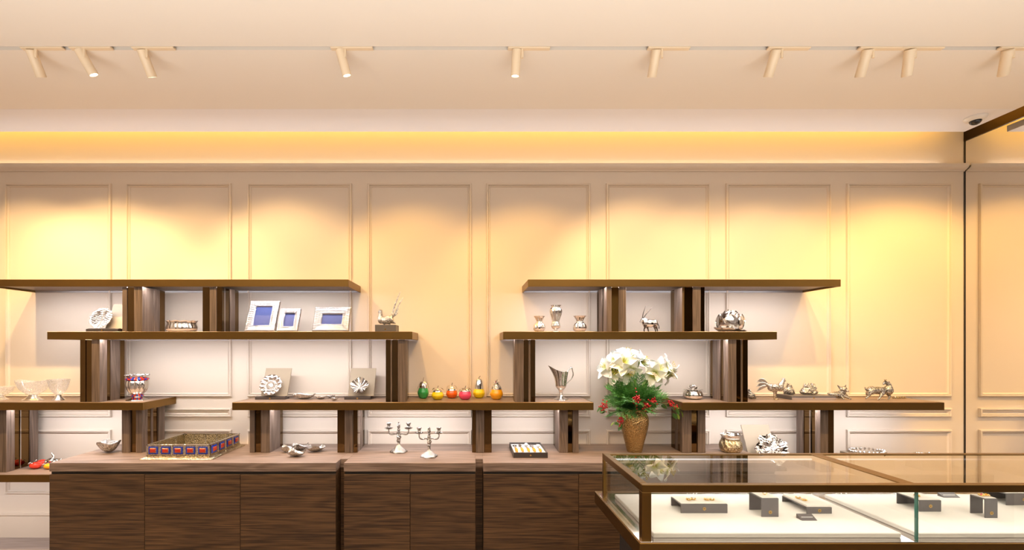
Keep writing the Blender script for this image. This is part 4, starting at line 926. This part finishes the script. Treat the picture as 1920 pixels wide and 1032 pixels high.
# ------------------------------------------------------------------ gold vase with amaryllis, fir and berries
Yv = 3.425; q = Yv/F; vx = X(1189.5, Yv)
t = thing('gold_vase', 'tall hammered gold vase on the counter holding the white flowers', 'vase', (vx, Yv, ZK))
obj('body', MB().lathe([(12.5*q, 0), (13.5*q, 1*q), (17*q, 16*q), (22*q, 36*q), (25.3*q, 54*q), (25.0*q, 64*q), (22.0*q, 72*q), (19.5*q, 77*q), (20.5*q, 80*q)], 72, 40, 0.003), M['hammered'], t, smooth=60)
def petal_mesh(L_, W_, curl, seed):
    rnd = random.Random(seed); ph = rnd.random()*6; mb = MB(); nu, nv = 10, 6
    def fn(u, v):
        out = 0.012+L_*(0.45*u+0.55*u*u*(1.15-0.15*u))*0.9; up = L_*(0.95*u-0.62*u*u*curl)
        ww = W_*math.sin(PI*min(0.985, 0.12+0.86*u))**0.8
        return (out, v*ww, up+0.10*W_*abs(v)**2*2-0.003*math.sin(7*u+ph)*v-0.25*W_*(1-abs(v))*u*0.3)
    mb.sheet(fn, nu, nv, 0.0009)
    me = mb.mesh('petal', M['petal'], 60)
    at = me.attributes.new('along', 'FLOAT', 'POINT')
    vals = []
    for v in me.vertices:
        vals.append(min(1.0, math.hypot(v.co.x-0.012, v.co.z)/(L_*1.05)))
    at.data.foreach_set('value', vals)
    return me
PET = [petal_mesh(0.080, 0.030, 1.0, 1), petal_mesh(0.083, 0.027, 0.85, 2), petal_mesh(0.076, 0.031, 1.15, 3)]
top = Vector((vx, Yv, ZK+78*q))
def amaryllis(px, py, dY, face, scale, label):
    c = Vector((X(px, Yv+dY), Yv+dY, Z(py, Yv+dY))); f = Vector(face).normalized()
    t = thing('amaryllis', label, 'flower', tuple(c), group='white amaryllis in the gold vase')
    R = f.to_track_quat('Z', 'Y').to_matrix().to_4x4()
    base = -f*0.055*scale
    for i in range(6):
        o = obj('petal', PET[i % 3], None, t)
        o.matrix_local = Matrix.Translation(base) @ R @ Matrix.Rotation(2*PI*i/6+0.2, 4, 'Z') @ Matrix.Rotation(0.12*(i % 2), 4, 'Y') @ Matrix.Scale(scale*1.22, 4)
    mb = MB()
    for i in range(6):
        a = 2*PI*i/6; mb.tube([(0, 0, 0), (0.007*math.cos(a), 0.007*math.sin(a), 0.03), (0.016*math.cos(a), 0.016*math.sin(a)+0.006, 0.056)], 0.0012, 5, 6); mb.ball((0.016*math.cos(a), 0.016*math.sin(a)+0.006, 0.057), (0.002, 0.004, 0.002), 6, 4)
    o = obj('stamens', mb, M['anther'], t); o.matrix_local = Matrix.Translation(base) @ R @ Matrix.Scale(scale*1.22, 4)
    # throat and stem
    p1 = base-f*0.022; p2 = Vector((top.x-c.x, top.y-c.y, top.z-c.z)); mid = p1*0.35+p2*0.65; mid.z = max(p1.z*0.6+p2.z*0.4, p2.z)-0.0
    obj('stem', MB().tube([base+f*0.012, p1, mid, p2*0.98], [0.011*scale, 0.006, 0.006, 0.006], 8, 16), M['stem'], t, smooth=True)
amaryllis(1131, 687, 0.02, (-0.9, -0.4, 0.25), 1.0, 'white amaryllis at the far left of the bouquet, facing left')
amaryllis(1151, 671, 0.05, (-0.6, -0.5, 0.5), 1.0, 'white amaryllis at the upper left of the bouquet')
amaryllis(1179, 657, 0.05, (0.05, -0.35, 0.9), 1.0, 'topmost white amaryllis of the bouquet, facing up')
amaryllis(1172, 679, -0.08, (-0.05, -0.95, 0.3), 1.05, 'white amaryllis at the middle of the bouquet, facing the room')
amaryllis(1154, 699, -0.06, (-0.35, -0.85, -0.25), 1.05, 'white amaryllis at the lower left of the bouquet, green throat showing')
amaryllis(1184, 702, -0.09, (0.2, -0.85, -0.4), 1.0, 'white amaryllis below the middle one, nodding down')
amaryllis(1213, 676, 0.03, (0.6, -0.5, 0.45), 1.0, 'white amaryllis right of the middle of the bouquet, facing right')
amaryllis(1197, 667, 0.08, (0.3, -0.1, 0.9), 0.95, 'white amaryllis at the back of the bouquet, behind the middle one')
amaryllis(1238, 692, -0.04, (0.1, -0.9, 0.2), 0.95, 'white amaryllis on the right stem, facing the room')
amaryllis(1262, 686, 0.0, (0.8, -0.4, 0.35), 1.0, 'white amaryllis at the far right of the bouquet, facing right')
amaryllis(1226, 705, -0.05, (-0.35, -0.85, -0.2), 0.85, 'white amaryllis with yellow green throat, lowest on the right stem')
amaryllis(1263, 706, 0.02, (0.6, -0.5, -0.5), 0.85, 'white amaryllis hanging down at the lower right of the bouquet')
mb = MB(); mb.sheet(lambda u, v: (0.02+0.10*u, v*0.011*math.sin(PI*min(.97, .2+.78*u)), 0.19*u-0.03*u*u), 10, 2, 0.0015)
o = obj('strap_leaf', mb, M['leaf'], loc=(vx-0.01, Yv-0.05, ZK+0.33), rot=(0.25, 0, -0.2), smooth=60); tag(o, 'single broad green strap leaf rising through the bouquet', 'leaf')
# fir sprigs: three shapes, many copies
def sprig_mesh(seed):
    rnd = random.Random(seed); mb = MB(); Ln = 0.17
    mb.tube([(0, 0, 0), (Ln*.5, 0, 0.012), (Ln, 0, 0.0)], [0.0022, 0.0016, 0.0007], 5, 6)
    def needle(p, d, l, w):
        d = Vector(d).normalized(); sd = d.cross(Vector((0, 0, 1))); sd = sd.normalized() if sd.length > 1e-6 else Vector((1, 0, 0)); p = Vector(p); n = len(mb.v)
        u = Vector((0, 0, w*0.6))
        mb.v += [tuple(p-sd*w), tuple(p+sd*w), tuple(p+d*l), tuple(p+d*l*.45+u)]; mb.f += [(n, n+1, n+3), (n+1, n+2, n+3), (n+2, n, n+3), (n, n+2, n+1)]
    for i in range(17):
        u = 0.08+0.9*i/16; sd = 1 if i % 2 else -1; b = Vector((Ln*u, 0, 0.048*u*(1-u))); L2 = 0.075*(1-u)**0.7+0.012
        d = Vector((0.75, sd*0.75, rnd.uniform(-.35, .35))).normalized(); e = b+d*L2
        mb.tube([b, e], [0.001, 0.0005], 4)
        k = max(4, int(L2/0.0045))
        for j in range(k):
            p = b.lerp(e, (j+0.4)/k); s2 = 1 if j % 2 else -1
            needle(p, d+Vector((-d.y, d.x, 0))*s2*0.7+Vector((0, 0, rnd.uniform(-.4, .5))), rnd.uniform(.013, .021), .0024)
    return mb.mesh('foliage', M['fir'], False)
SPR = [sprig_mesh(i) for i in range(3)]
rnd = random.Random(11)
for i in range(72):
    a = 2*PI*i/24+0.09*(i//24)+rnd.uniform(-.12, .12); el = (rnd.uniform(-0.3, 0.5), rnd.uniform(0.1, 0.75), rnd.uniform(0.6, 1.2))[i % 3]; sc = rnd.uniform(1.05, 1.5)
    if math.cos(a) > 0.4: sc *= 0.85
    o = bpy.data.objects.new('fir_sprig', SPR[i % 3]); COL.objects.link(o)
    sd = Vector((math.cos(a), math.sin(a)*0.8, 0))
    o.location = top+sd*0.028+Vector((0, 0, rnd.uniform(0.0, 0.055)))
    o.rotation_euler = (Matrix.Rotation(a, 3, 'Z') @ Matrix.Rotation(-el, 3, 'Y') @ Matrix.Rotation(rnd.uniform(-.6, .6), 3, 'X')).to_euler(); o.scale = (sc, sc, sc)
    if math.sin(a) > 0.5: o.scale = (sc*0.8,)*3
    way = 'upright' if el > 0.75 else ('left' if math.cos(a) < -0.5 else 'right' if math.cos(a) > 0.5 else 'forward' if math.sin(a) < 0 else 'back')
    lb = {'upright': 'feathery green fir sprig standing upright among the flower stems', 'left': 'feathery green fir sprig reaching out to the left of the gold vase', 'right': 'feathery green fir sprig reaching out to the right of the gold vase',
          'forward': 'feathery green fir sprig hanging forward over the front of the gold vase', 'back': 'feathery green fir sprig at the back of the gold vase, towards the wall'}[way]
    tag(o, lb, 'fir sprig', 'fir sprigs in the gold vase, '+way)
def leaf_mesh(n, m, L_=0.05, W_=0.016):
    mb = MB(); mb.sheet(lambda u, v: (L_*u, v*W_*math.sin(PI*min(.98, .06+.92*u)), -0.18*L_*u*u+0.25*W_*abs(v)), 7, 4, 0.0008); return mb.mesh(n, m, 60)
LF = [leaf_mesh('leaf', M['leaf']), leaf_mesh('leaf', M['leaf_l'], 0.042, 0.012)]
def berry_stem(px, py, dY, n, spread, label, leaves, pale=0, lx=1):
    Yb = Yv+dY; c = Vector((X(px, Yb), Yb, Z(py, Yb))); r2 = random.Random(int(px))
    t = thing('berry_stem', label, 'berry sprig', tuple(c), group='red berry sprigs in the gold vase')
    mb = MB(); 
    for i in range(n):
        v = Vector((r2.gauss(0, spread[0]), r2.gauss(0, 0.008), r2.gauss(0, spread[1])))
        mb.ball(v, r2.uniform(.0048, .0062), 10, 7)
    obj('berries', mb, M['berry'], t, smooth=True, kind='stuff')
    p2 = top-c
    obj('twig', MB().tube([(0, 0.004, 0), tuple(p2*0.5+Vector((0, 0, 0.015))), tuple(p2)], [.0015, .002, .0025], 6, 10), M['stem'], t, smooth=True)
    for i in range(leaves):
        o = obj('leaf', LF[1 if i < pale else 0], None, t, loc=(r2.gauss(0, .02)+lx*0.006, r2.uniform(-.012, .012), r2.gauss(-0.014, .014)))
        o.rotation_euler = (r2.uniform(-.9, .3), r2.uniform(-.2, 1.2), r2.uniform(-.8, .8)+(PI if lx < 0 else 0))
berry_stem(1132, 764, -0.08, 34, (.016, .018), 'red berries with leaves at the far left below the fir', 5, 1, -1)
berry_stem(1163, 789, -0.13, 26, (.010, .017), 'red berries hanging lowest, over the left of the gold vase', 5, 3, -1)
berry_stem(1194, 748, -0.19, 44, (.012, .020), 'thick red berry cluster above the middle of the vase rim', 3, 1)
berry_stem(1213, 762, -0.19, 46, (.013, .017), 'thick red berry cluster just right of the vase rim, lowest of three', 4, 2)
berry_stem(1224, 751, -0.17, 26, (.011, .011), 'small dark red berry cluster right of the middle of the bouquet', 4, 0)
berry_stem(1258, 757, -0.05, 22, (.014, .014), 'red berries at the far right beside dark round leaves', 6, 1)
berry_stem(1268, 765, -0.05, 14, (.009, .008), 'red berries at the far right tip above pale leaves', 5, 5)
for i, (px, py, rz, ry, L_) in enumerate(((1243, 748, 0.1, 0.0, 1.1), (1240, 760, 0.2, 0.5, 1.0), (1168, 782, 2.6, 0.5, .9), (1205, 778, 0.4, 0.35, 1.0), (1150, 776, 2.9, 0.4, .9), (1262, 776, 0.3, 0.9, 1.0), (1180, 770, 2.0, 0.2, 1.0))):
    Yb = Yv-0.10 if 1150 < px < 1220 else Yv-0.05
    o = bpy.data.objects.new('holly_leaf', LF[0 if i % 3 else 1]); COL.objects.link(o); o.location = (X(px, Yb), Yb, Z(py, Yb)); o.rotation_euler = (-0.7, ry, rz); o.scale = (L_,)*3
    tag(o, 'loose glossy leaf hanging over the rim of the gold vase', 'leaf', 'loose leaves in the gold vase')

# pot with gilt texture, plate with fruits on the low shelf, bracelets
t = thing('chased_pot', 'round gilt and silver pot with crinkled neck on the counter', 'pot', (X(1370, 3.42), 3.42, ZK)); k = 3.42/F
obj('body', MB().lathe([(13*k, 0), (17*k, 2*k), (19.5*k, 10*k), (18.5*k, 17*k), (16*k, 22*k), (15.5*k, 25*k)], 80, 30, mod=lambda a, t_, r, z: (r*(1+0.03*math.sin(12*a+z/k*.4)), z)), M['gilt_silver'], t, smooth=60)
obj('crinkled_neck', MB().lathe([(15.2*k, 24.6*k), (16*k, 26*k), (15.6*k, 28*k), (18*k, 32.5*k)], 80, 20, 0.002, mod=lambda a, t_, r, z: (r*(1+0.05*math.sin(11*a)*max(0, z/k-25)/7), z+0.8*k*math.sin(7*a)*max(0, z/k-26)/6)), M['silver'], t, smooth=60)
plate_stand(1447, 880, 3.42, 56, 1414, 1468, 70, 'tall beige board on a dark stand behind the glass showcase', Z4)
def lump(q_, th):
    return 0.012*q_*q_+0.016*(mnoise.noise(Vector((3.2*q_*math.cos(th), 3.2*q_*math.sin(th), 1.7))))+0.006*math.sin(8*th)*q_
o = obj('flower_plate', MB().dish(lambda a: 0.125*(0.86+0.14*abs(math.sin(3.5*a))+0.03*math.sin(19*a)), lump, 22, 140, 0.004), M['silver'], smooth=60)
tag(o, 'large crumpled silver flower plate leaning on the board behind the showcase', 'plate'); lying(o, (X(1446, 3.46), 3.455, Z4+0.150), 0.42)
def wreath(px, Yd, R, z, label, n, m):
    mb = MB(); r3 = random.Random(int(px))
    for i in range(n):
        a = 2*PI*i/n; mb.ball((R*math.cos(a), R*.6*math.sin(a), 0.012+0.004*r3.random()), (r3.uniform(.010, .016), r3.uniform(.008, .012), .010), 8, 6, (r3.random(), r3.random(), a))
    o = obj('silver_wreath', mb, M[m], smooth=True, loc=(X(px, Yd), Yd, z)); tag(o, label, 'wreath', 'silver wreaths on the lowest right shelf'); return o
def stand_block(px, Yd, w, h, label):
    o = obj('riser_block', MB().bbox(-w/2, w/2, -0.07, 0.07, 0, h, 0.002), M['board'], loc=(X(px, Yd), Yd, Z4)); tag(o, label, 'riser', 'beige risers on the lowest right shelf'); return h
h = stand_block(1625, 3.52, 0.30, 0.115, 'beige block under the larger silver wreath behind the showcase')
wreath(1625, 3.52, 0.125, Z4+h, 'larger silver wreath seen just above the back of the showcase', 26, 'silver')
h = stand_block(1738, 3.50, 0.20, 0.09, 'beige block under the small silver wreath behind the showcase')
wreath(1738, 3.50, 0.085, Z4+h, 'small thin silver wreath behind the showcase at the right', 22, 'silver')
# enamel tomatoes and silver garlic on the lowest left shelf
def tomato(px, py, Yd, r, color, label, lean):
    k = Yd/F
    t = thing('enamel_tomato', label, 'ornament', (X(px, Yd), Yd, Z4), group='enamel tomatoes with silver stalks')
    rr = r*k
    obj('fruit', MB().ball((0, 0, rr*.72), (rr*1.15, rr, rr*.73), 28, 18), M[color], t, smooth=True)
    mb = MB()
    for i in range(5):
        a = 2*PI*i/5+.3; mb.tube([(-rr*.75, 0, rr*1.15), (-rr*.75+rr*.45*math.cos(a), rr*.5*math.sin(a), rr*1.36), (-rr*.75+rr*.8*math.cos(a), rr*.8*math.sin(a), rr*1.02)], [.0022, .0022, .0008], 6, 8)
    mb.tube([(-rr*.75, 0, rr*1.1), (-rr*1.2, 0, rr*1.25), (-rr*1.6, 0, rr*.75)], [.0028, .0024, .0026], 8, 10)
    obj('silver_stalk', mb, M['silver'], t, smooth=True)
tomato(67, 879, 3.49, 8.5, 'tomato', 'orange red enamel tomato lying nearest on the lowest left shelf', 0)
tomato(79, 873.5, 3.58, 8, 'tomato', 'red enamel tomato behind the nearest one on the lowest left shelf', 0)
tomato(92, 879, 3.48, 7.5, 'saffron', 'yellow enamel tomato half hidden by the cabinet edge', 0)
Yg = 3.60; k = Yg/F
t = thing('silver_garlic', 'silver garlic bulb with upturned stalk on the lowest left shelf', 'ornament', (X(98, Yg), Yg, Z4))
blob('bulb', [('e', (0, 0, 7*k), (10*k, 8*k, 7*k)), ('e', (-7*k, -4*k, 5.5*k), (5*k, 5*k, 5.2*k)), ('e', (7*k, -3*k, 5.5*k), (6*k, 5*k, 5.2*k)), ('c', (2*k, 0, 11*k), 4*k, (3*k, 0, 16*k), 2*k), ('c', (3*k, 0, 16*k), 2*k, (-1*k, 0, 22*k), 1.4*k), ('c', (8*k, 0, 9*k), 3*k, (17*k, 0, 10*k), 1.5*k)], 0.003, M['silver'], t)

# ------------------------------------------------------------------ glass showcase in the foreground
cx0, cx1, cyf, cyb = 0.668, 2.86, 1.773, 2.305
zt, zb = 1.0, 0.779
XM = 1.722
sc_ = thing('glass_showcase', 'long bronze framed glass showcase with cream interior in the foreground', 'showcase', (cx0, cyf, 0))
def sp(name, x0, x1, y0, y1, z0, z1, m, b=0.0015): return obj(name, MB().bbox(x0-cx0, x1-cx0, y0-cyf, y1-cyf, z0, z1, b), M[m], sc_)
fw = 0.030
sp('top_rail', cx0, cx1, cyf, cyf+fw, zt-0.029, zt, 'bronze'); sp('top_rail', cx0, cx1, cyb-fw, cyb, zt-0.029, zt, 'bronze')
sp('top_rail', cx0, cx0+fw, cyf+fw, cyb-fw, zt-0.029, zt, 'bronze'); sp('top_rail', cx1-fw, cx1, cyf+fw, cyb-fw, zt-0.029, zt, 'bronze')
sp('cross_rail', XM-0.027, XM+0.027, cyf+fw, cyb-fw, zt-0.029, zt-0.0005, 'bronze')
for x0, x1, y0, y1 in ((cx0, cx0+0.036, cyf, cyf+0.034), (cx0, cx0+0.02, cyb-0.02, cyb), (cx1-0.036, cx1, cyf, cyf+0.034), (cx1-0.02, cx1, cyb-0.02, cyb)):
    sp('corner_post', x0, x1, y0, y1, zb, zt-0.029, 'bronze')
sp('base_frame', 0.655, cx1+0.012, cyf-0.012, 2.40, zb-0.061, zb, 'bronze', 0.002)
sp('steel_channel', cx0-0.008, cx1, cyf-0.006, cyb+0.05, zb, zb+0.003, 'chrome', 0.0005)
sp('cabinet_body', 0.76, cx1-0.08, 1.90, 2.32, 0.0, zb-0.061, 'gap')
for x0, x1 in ((cx0+fw, XM-0.027), (XM+0.027, cx1-fw)):
    sp('top_pane', x0, x1, cyf+fw, cyb-fw, zt-0.009, zt-0.003, 'glass', 0.0002)
for x0, x1 in ((cx0+0.036, XM+0.015), (XM+0.020, cx1-0.036)):
    sp('front_pane', x0, x1, cyf+0.008, cyf+0.014, zb+0.004, zt-0.029, 'glass', 0.0002)
    sp('back_pane', x0, x1, cyb-0.014, cyb-0.008, zb+0.004, zt-0.029, 'glass', 0.0002)
sp('pane_edge', XM+0.0152, XM+0.0198, cyf+0.006, cyf+0.018, zb+0.004, zt-0.030, 'glass_edge', 0.0003)
sp('side_pane', cx0+0.006, cx0+0.012, cyf+0.034, cyb-0.02, zb+0.004, zt-0.029, 'glass', 0.0002)
sp('led_strip', cx0+0.05, cx1-0.05, cyf+0.031, cyf+0.036, zt-0.027, zt-0.020, 'led', 0.0005)
sp('led_strip', cx0+0.05, cx1-0.05, cyb-0.036, cyb-0.031, zt-0.027, zt-0.020, 'led', 0.0005)
area('showcase_led_light', ((cx0+cx1)/2, cyf+0.04, zt-0.03), (math.radians(28), 0, 0), cx1-cx0-0.12, 0.01, 2.7, (1.0, 0.95, 0.9))
area('showcase_led_light_back', ((cx0+cx1)/2, cyb-0.04, zt-0.03), (math.radians(-28), 0, 0), cx1-cx0-0.12, 0.01, 2.3, (1.0, 0.95, 0.9))
ZF = 0.802
for x0, x1 in ((0.722, 1.700), (1.765, cx1-0.04)):
    sp('suede_floor', x0, x1, cyf+0.030, cyb-0.025, zb+0.0035, ZF, 'felt', 0.003)
# leather risers in the showcase
def riser(x0, x1, yf, d, h, label, pad=0.0):
    t = thing('jewellery_riser', label, 'display riser', ((x0+x1)/2, yf, ZF), group='grey leather jewellery risers'); w = (x1-x0)/2
    obj('front_plate', MB().bbox(-w, w, 0, 0.004, 0.0003, h, 0.0006), M['grey_leather'], t)
    obj('back_plate', MB().bbox(-w, w, d-0.004, d, 0.0003, h, 0.0006), M['grey_leather'], t)
    obj('top_plate', MB().bbox(-w, w, 0.004, d-0.004, h-0.004, h, 0.0006), M['grey_leather'], t)
    obj('suede_pad', MB().bbox(-w+0.002, w-0.002, 0.003, d-0.003, h+0.0002, h+0.003+pad, 0.001), M['felt'], t)
    emblem(t, (0, -0.0007, h*0.5 if h < 0.06 else h*0.26), 0.016)
    return ZF+h+0.0032+pad
g1 = riser(0.93, 1.135, 2.016, 0.10, 0.040, 'low wide grey riser at the left with two pairs of earrings')
g2 = riser(1.257, 1.330, 1.972, 0.09, 0.080, 'narrow tall grey riser left of the glass joint')
g3 = riser(1.479, 1.589, 2.010, 0.16, 0.028, 'low deep grey riser with a thick cream pad', 0.006)
g4 = riser(1.997, 2.094, 2.035, 0.11, 0.050, 'square grey riser just right of the glass joint')
g5 = riser(2.204, 2.258, 1.960, 0.06, 0.082, 'narrow tall grey bridge riser in the right half of the showcase')
g6 = riser(2.479, 2.640, 2.117, 0.10, 0.054, 'grey riser cut off by the right edge of the view')
def jewel(x, y, z, label, kind, gem):
    t = thing('gem_earring' if kind != 'ring' else 'gem_ring', label, 'earring' if kind != 'ring' else 'ring', (x, y, z), group='jewels in the glass showcase')
    mb = MB()
    if kind == 'ring':
        mb.tube([(.009*math.cos(2*PI*j/24), 0, .010+.009*math.sin(2*PI*j/24)) for j in range(25)], .0016, 6); g = (0, 0, .021)
    else:
        mb.tube([(.006*math.cos(2*PI*j/16), .006*math.sin(2*PI*j/16), .0022) for j in range(17)], .0018, 6)
        for j in range(6): mb.ball((.0085*math.cos(PI*j/3), .0085*math.sin(PI*j/3), .005), .0036, 8, 6)
        g = (0, 0, .006)
    obj('gold_setting', mb, M['gilt'], t, smooth=True)
    obj('gem', MB().ball(g, (.0045, .0045, .0042), 8, 6), M[gem], t)
jewel(0.985, 2.06, g1, 'left earring of the left pair on the low wide riser', 'ear', 'silver'); jewel(1.008, 2.065, g1, 'right earring of the left pair on the low wide riser', 'ear', 'wax')
jewel(1.065, 2.06, g1, 'left earring of the right pair on the low wide riser', 'ear', 'silver'); jewel(1.090, 2.06, g1, 'right earring of the right pair on the low wide riser', 'ear', 'wax')
jewel(1.295, 2.01, g2, 'gold ring with green gem on the narrow tall riser', 'ring', 'green')
jewel(1.505, 2.10, g3, 'upper flower earring on the thick cream pad', 'ear', 'wax'); jewel(1.512, 2.07, g3, 'lower flower earring on the thick cream pad', 'ear', 'silver')
jewel(2.03, 2.08, g4, 'gold earring on the square riser', 'ear', 'wax')
jewel(2.222, 1.99, g5, 'gold earring with pink gem on the narrow bridge riser', 'ear', 'pink'); jewel(2.243, 1.99, g5, 'gold earring with amber gem on the narrow bridge riser', 'ear', 'amber')
def card(x0, x1, y, label):
    t = thing('name_card', label, 'card', ((x0+x1)/2, y, ZF), group='small dark cards in the showcase'); w = (x1-x0)/2
    mb = MB(); pr = [(0, .0003), (.034, .018), (.034, .0003)]
    mb.grid([[(-w, a, b) for a, b in pr], [(w, a, b) for a, b in pr]], True); mb.f += [(0, 1, 2), (5, 4, 3)]
    obj('wedge', mb, M['grey_leather'], t)
    o = obj('pale_line', MB().box(-w*.75, w*.75, -.0012, .0012, 0, .0004), M['white_plastic'], t, loc=(0, .016, .0092), rot=(math.atan2(.018, .034), 0, 0))
card(1.400, 1.465, 1.93, 'small dark slanted card lying in front of the thick cream pad')
card(2.300, 2.378, 2.22, 'small dark slanted card at the back of the right half of the showcase')
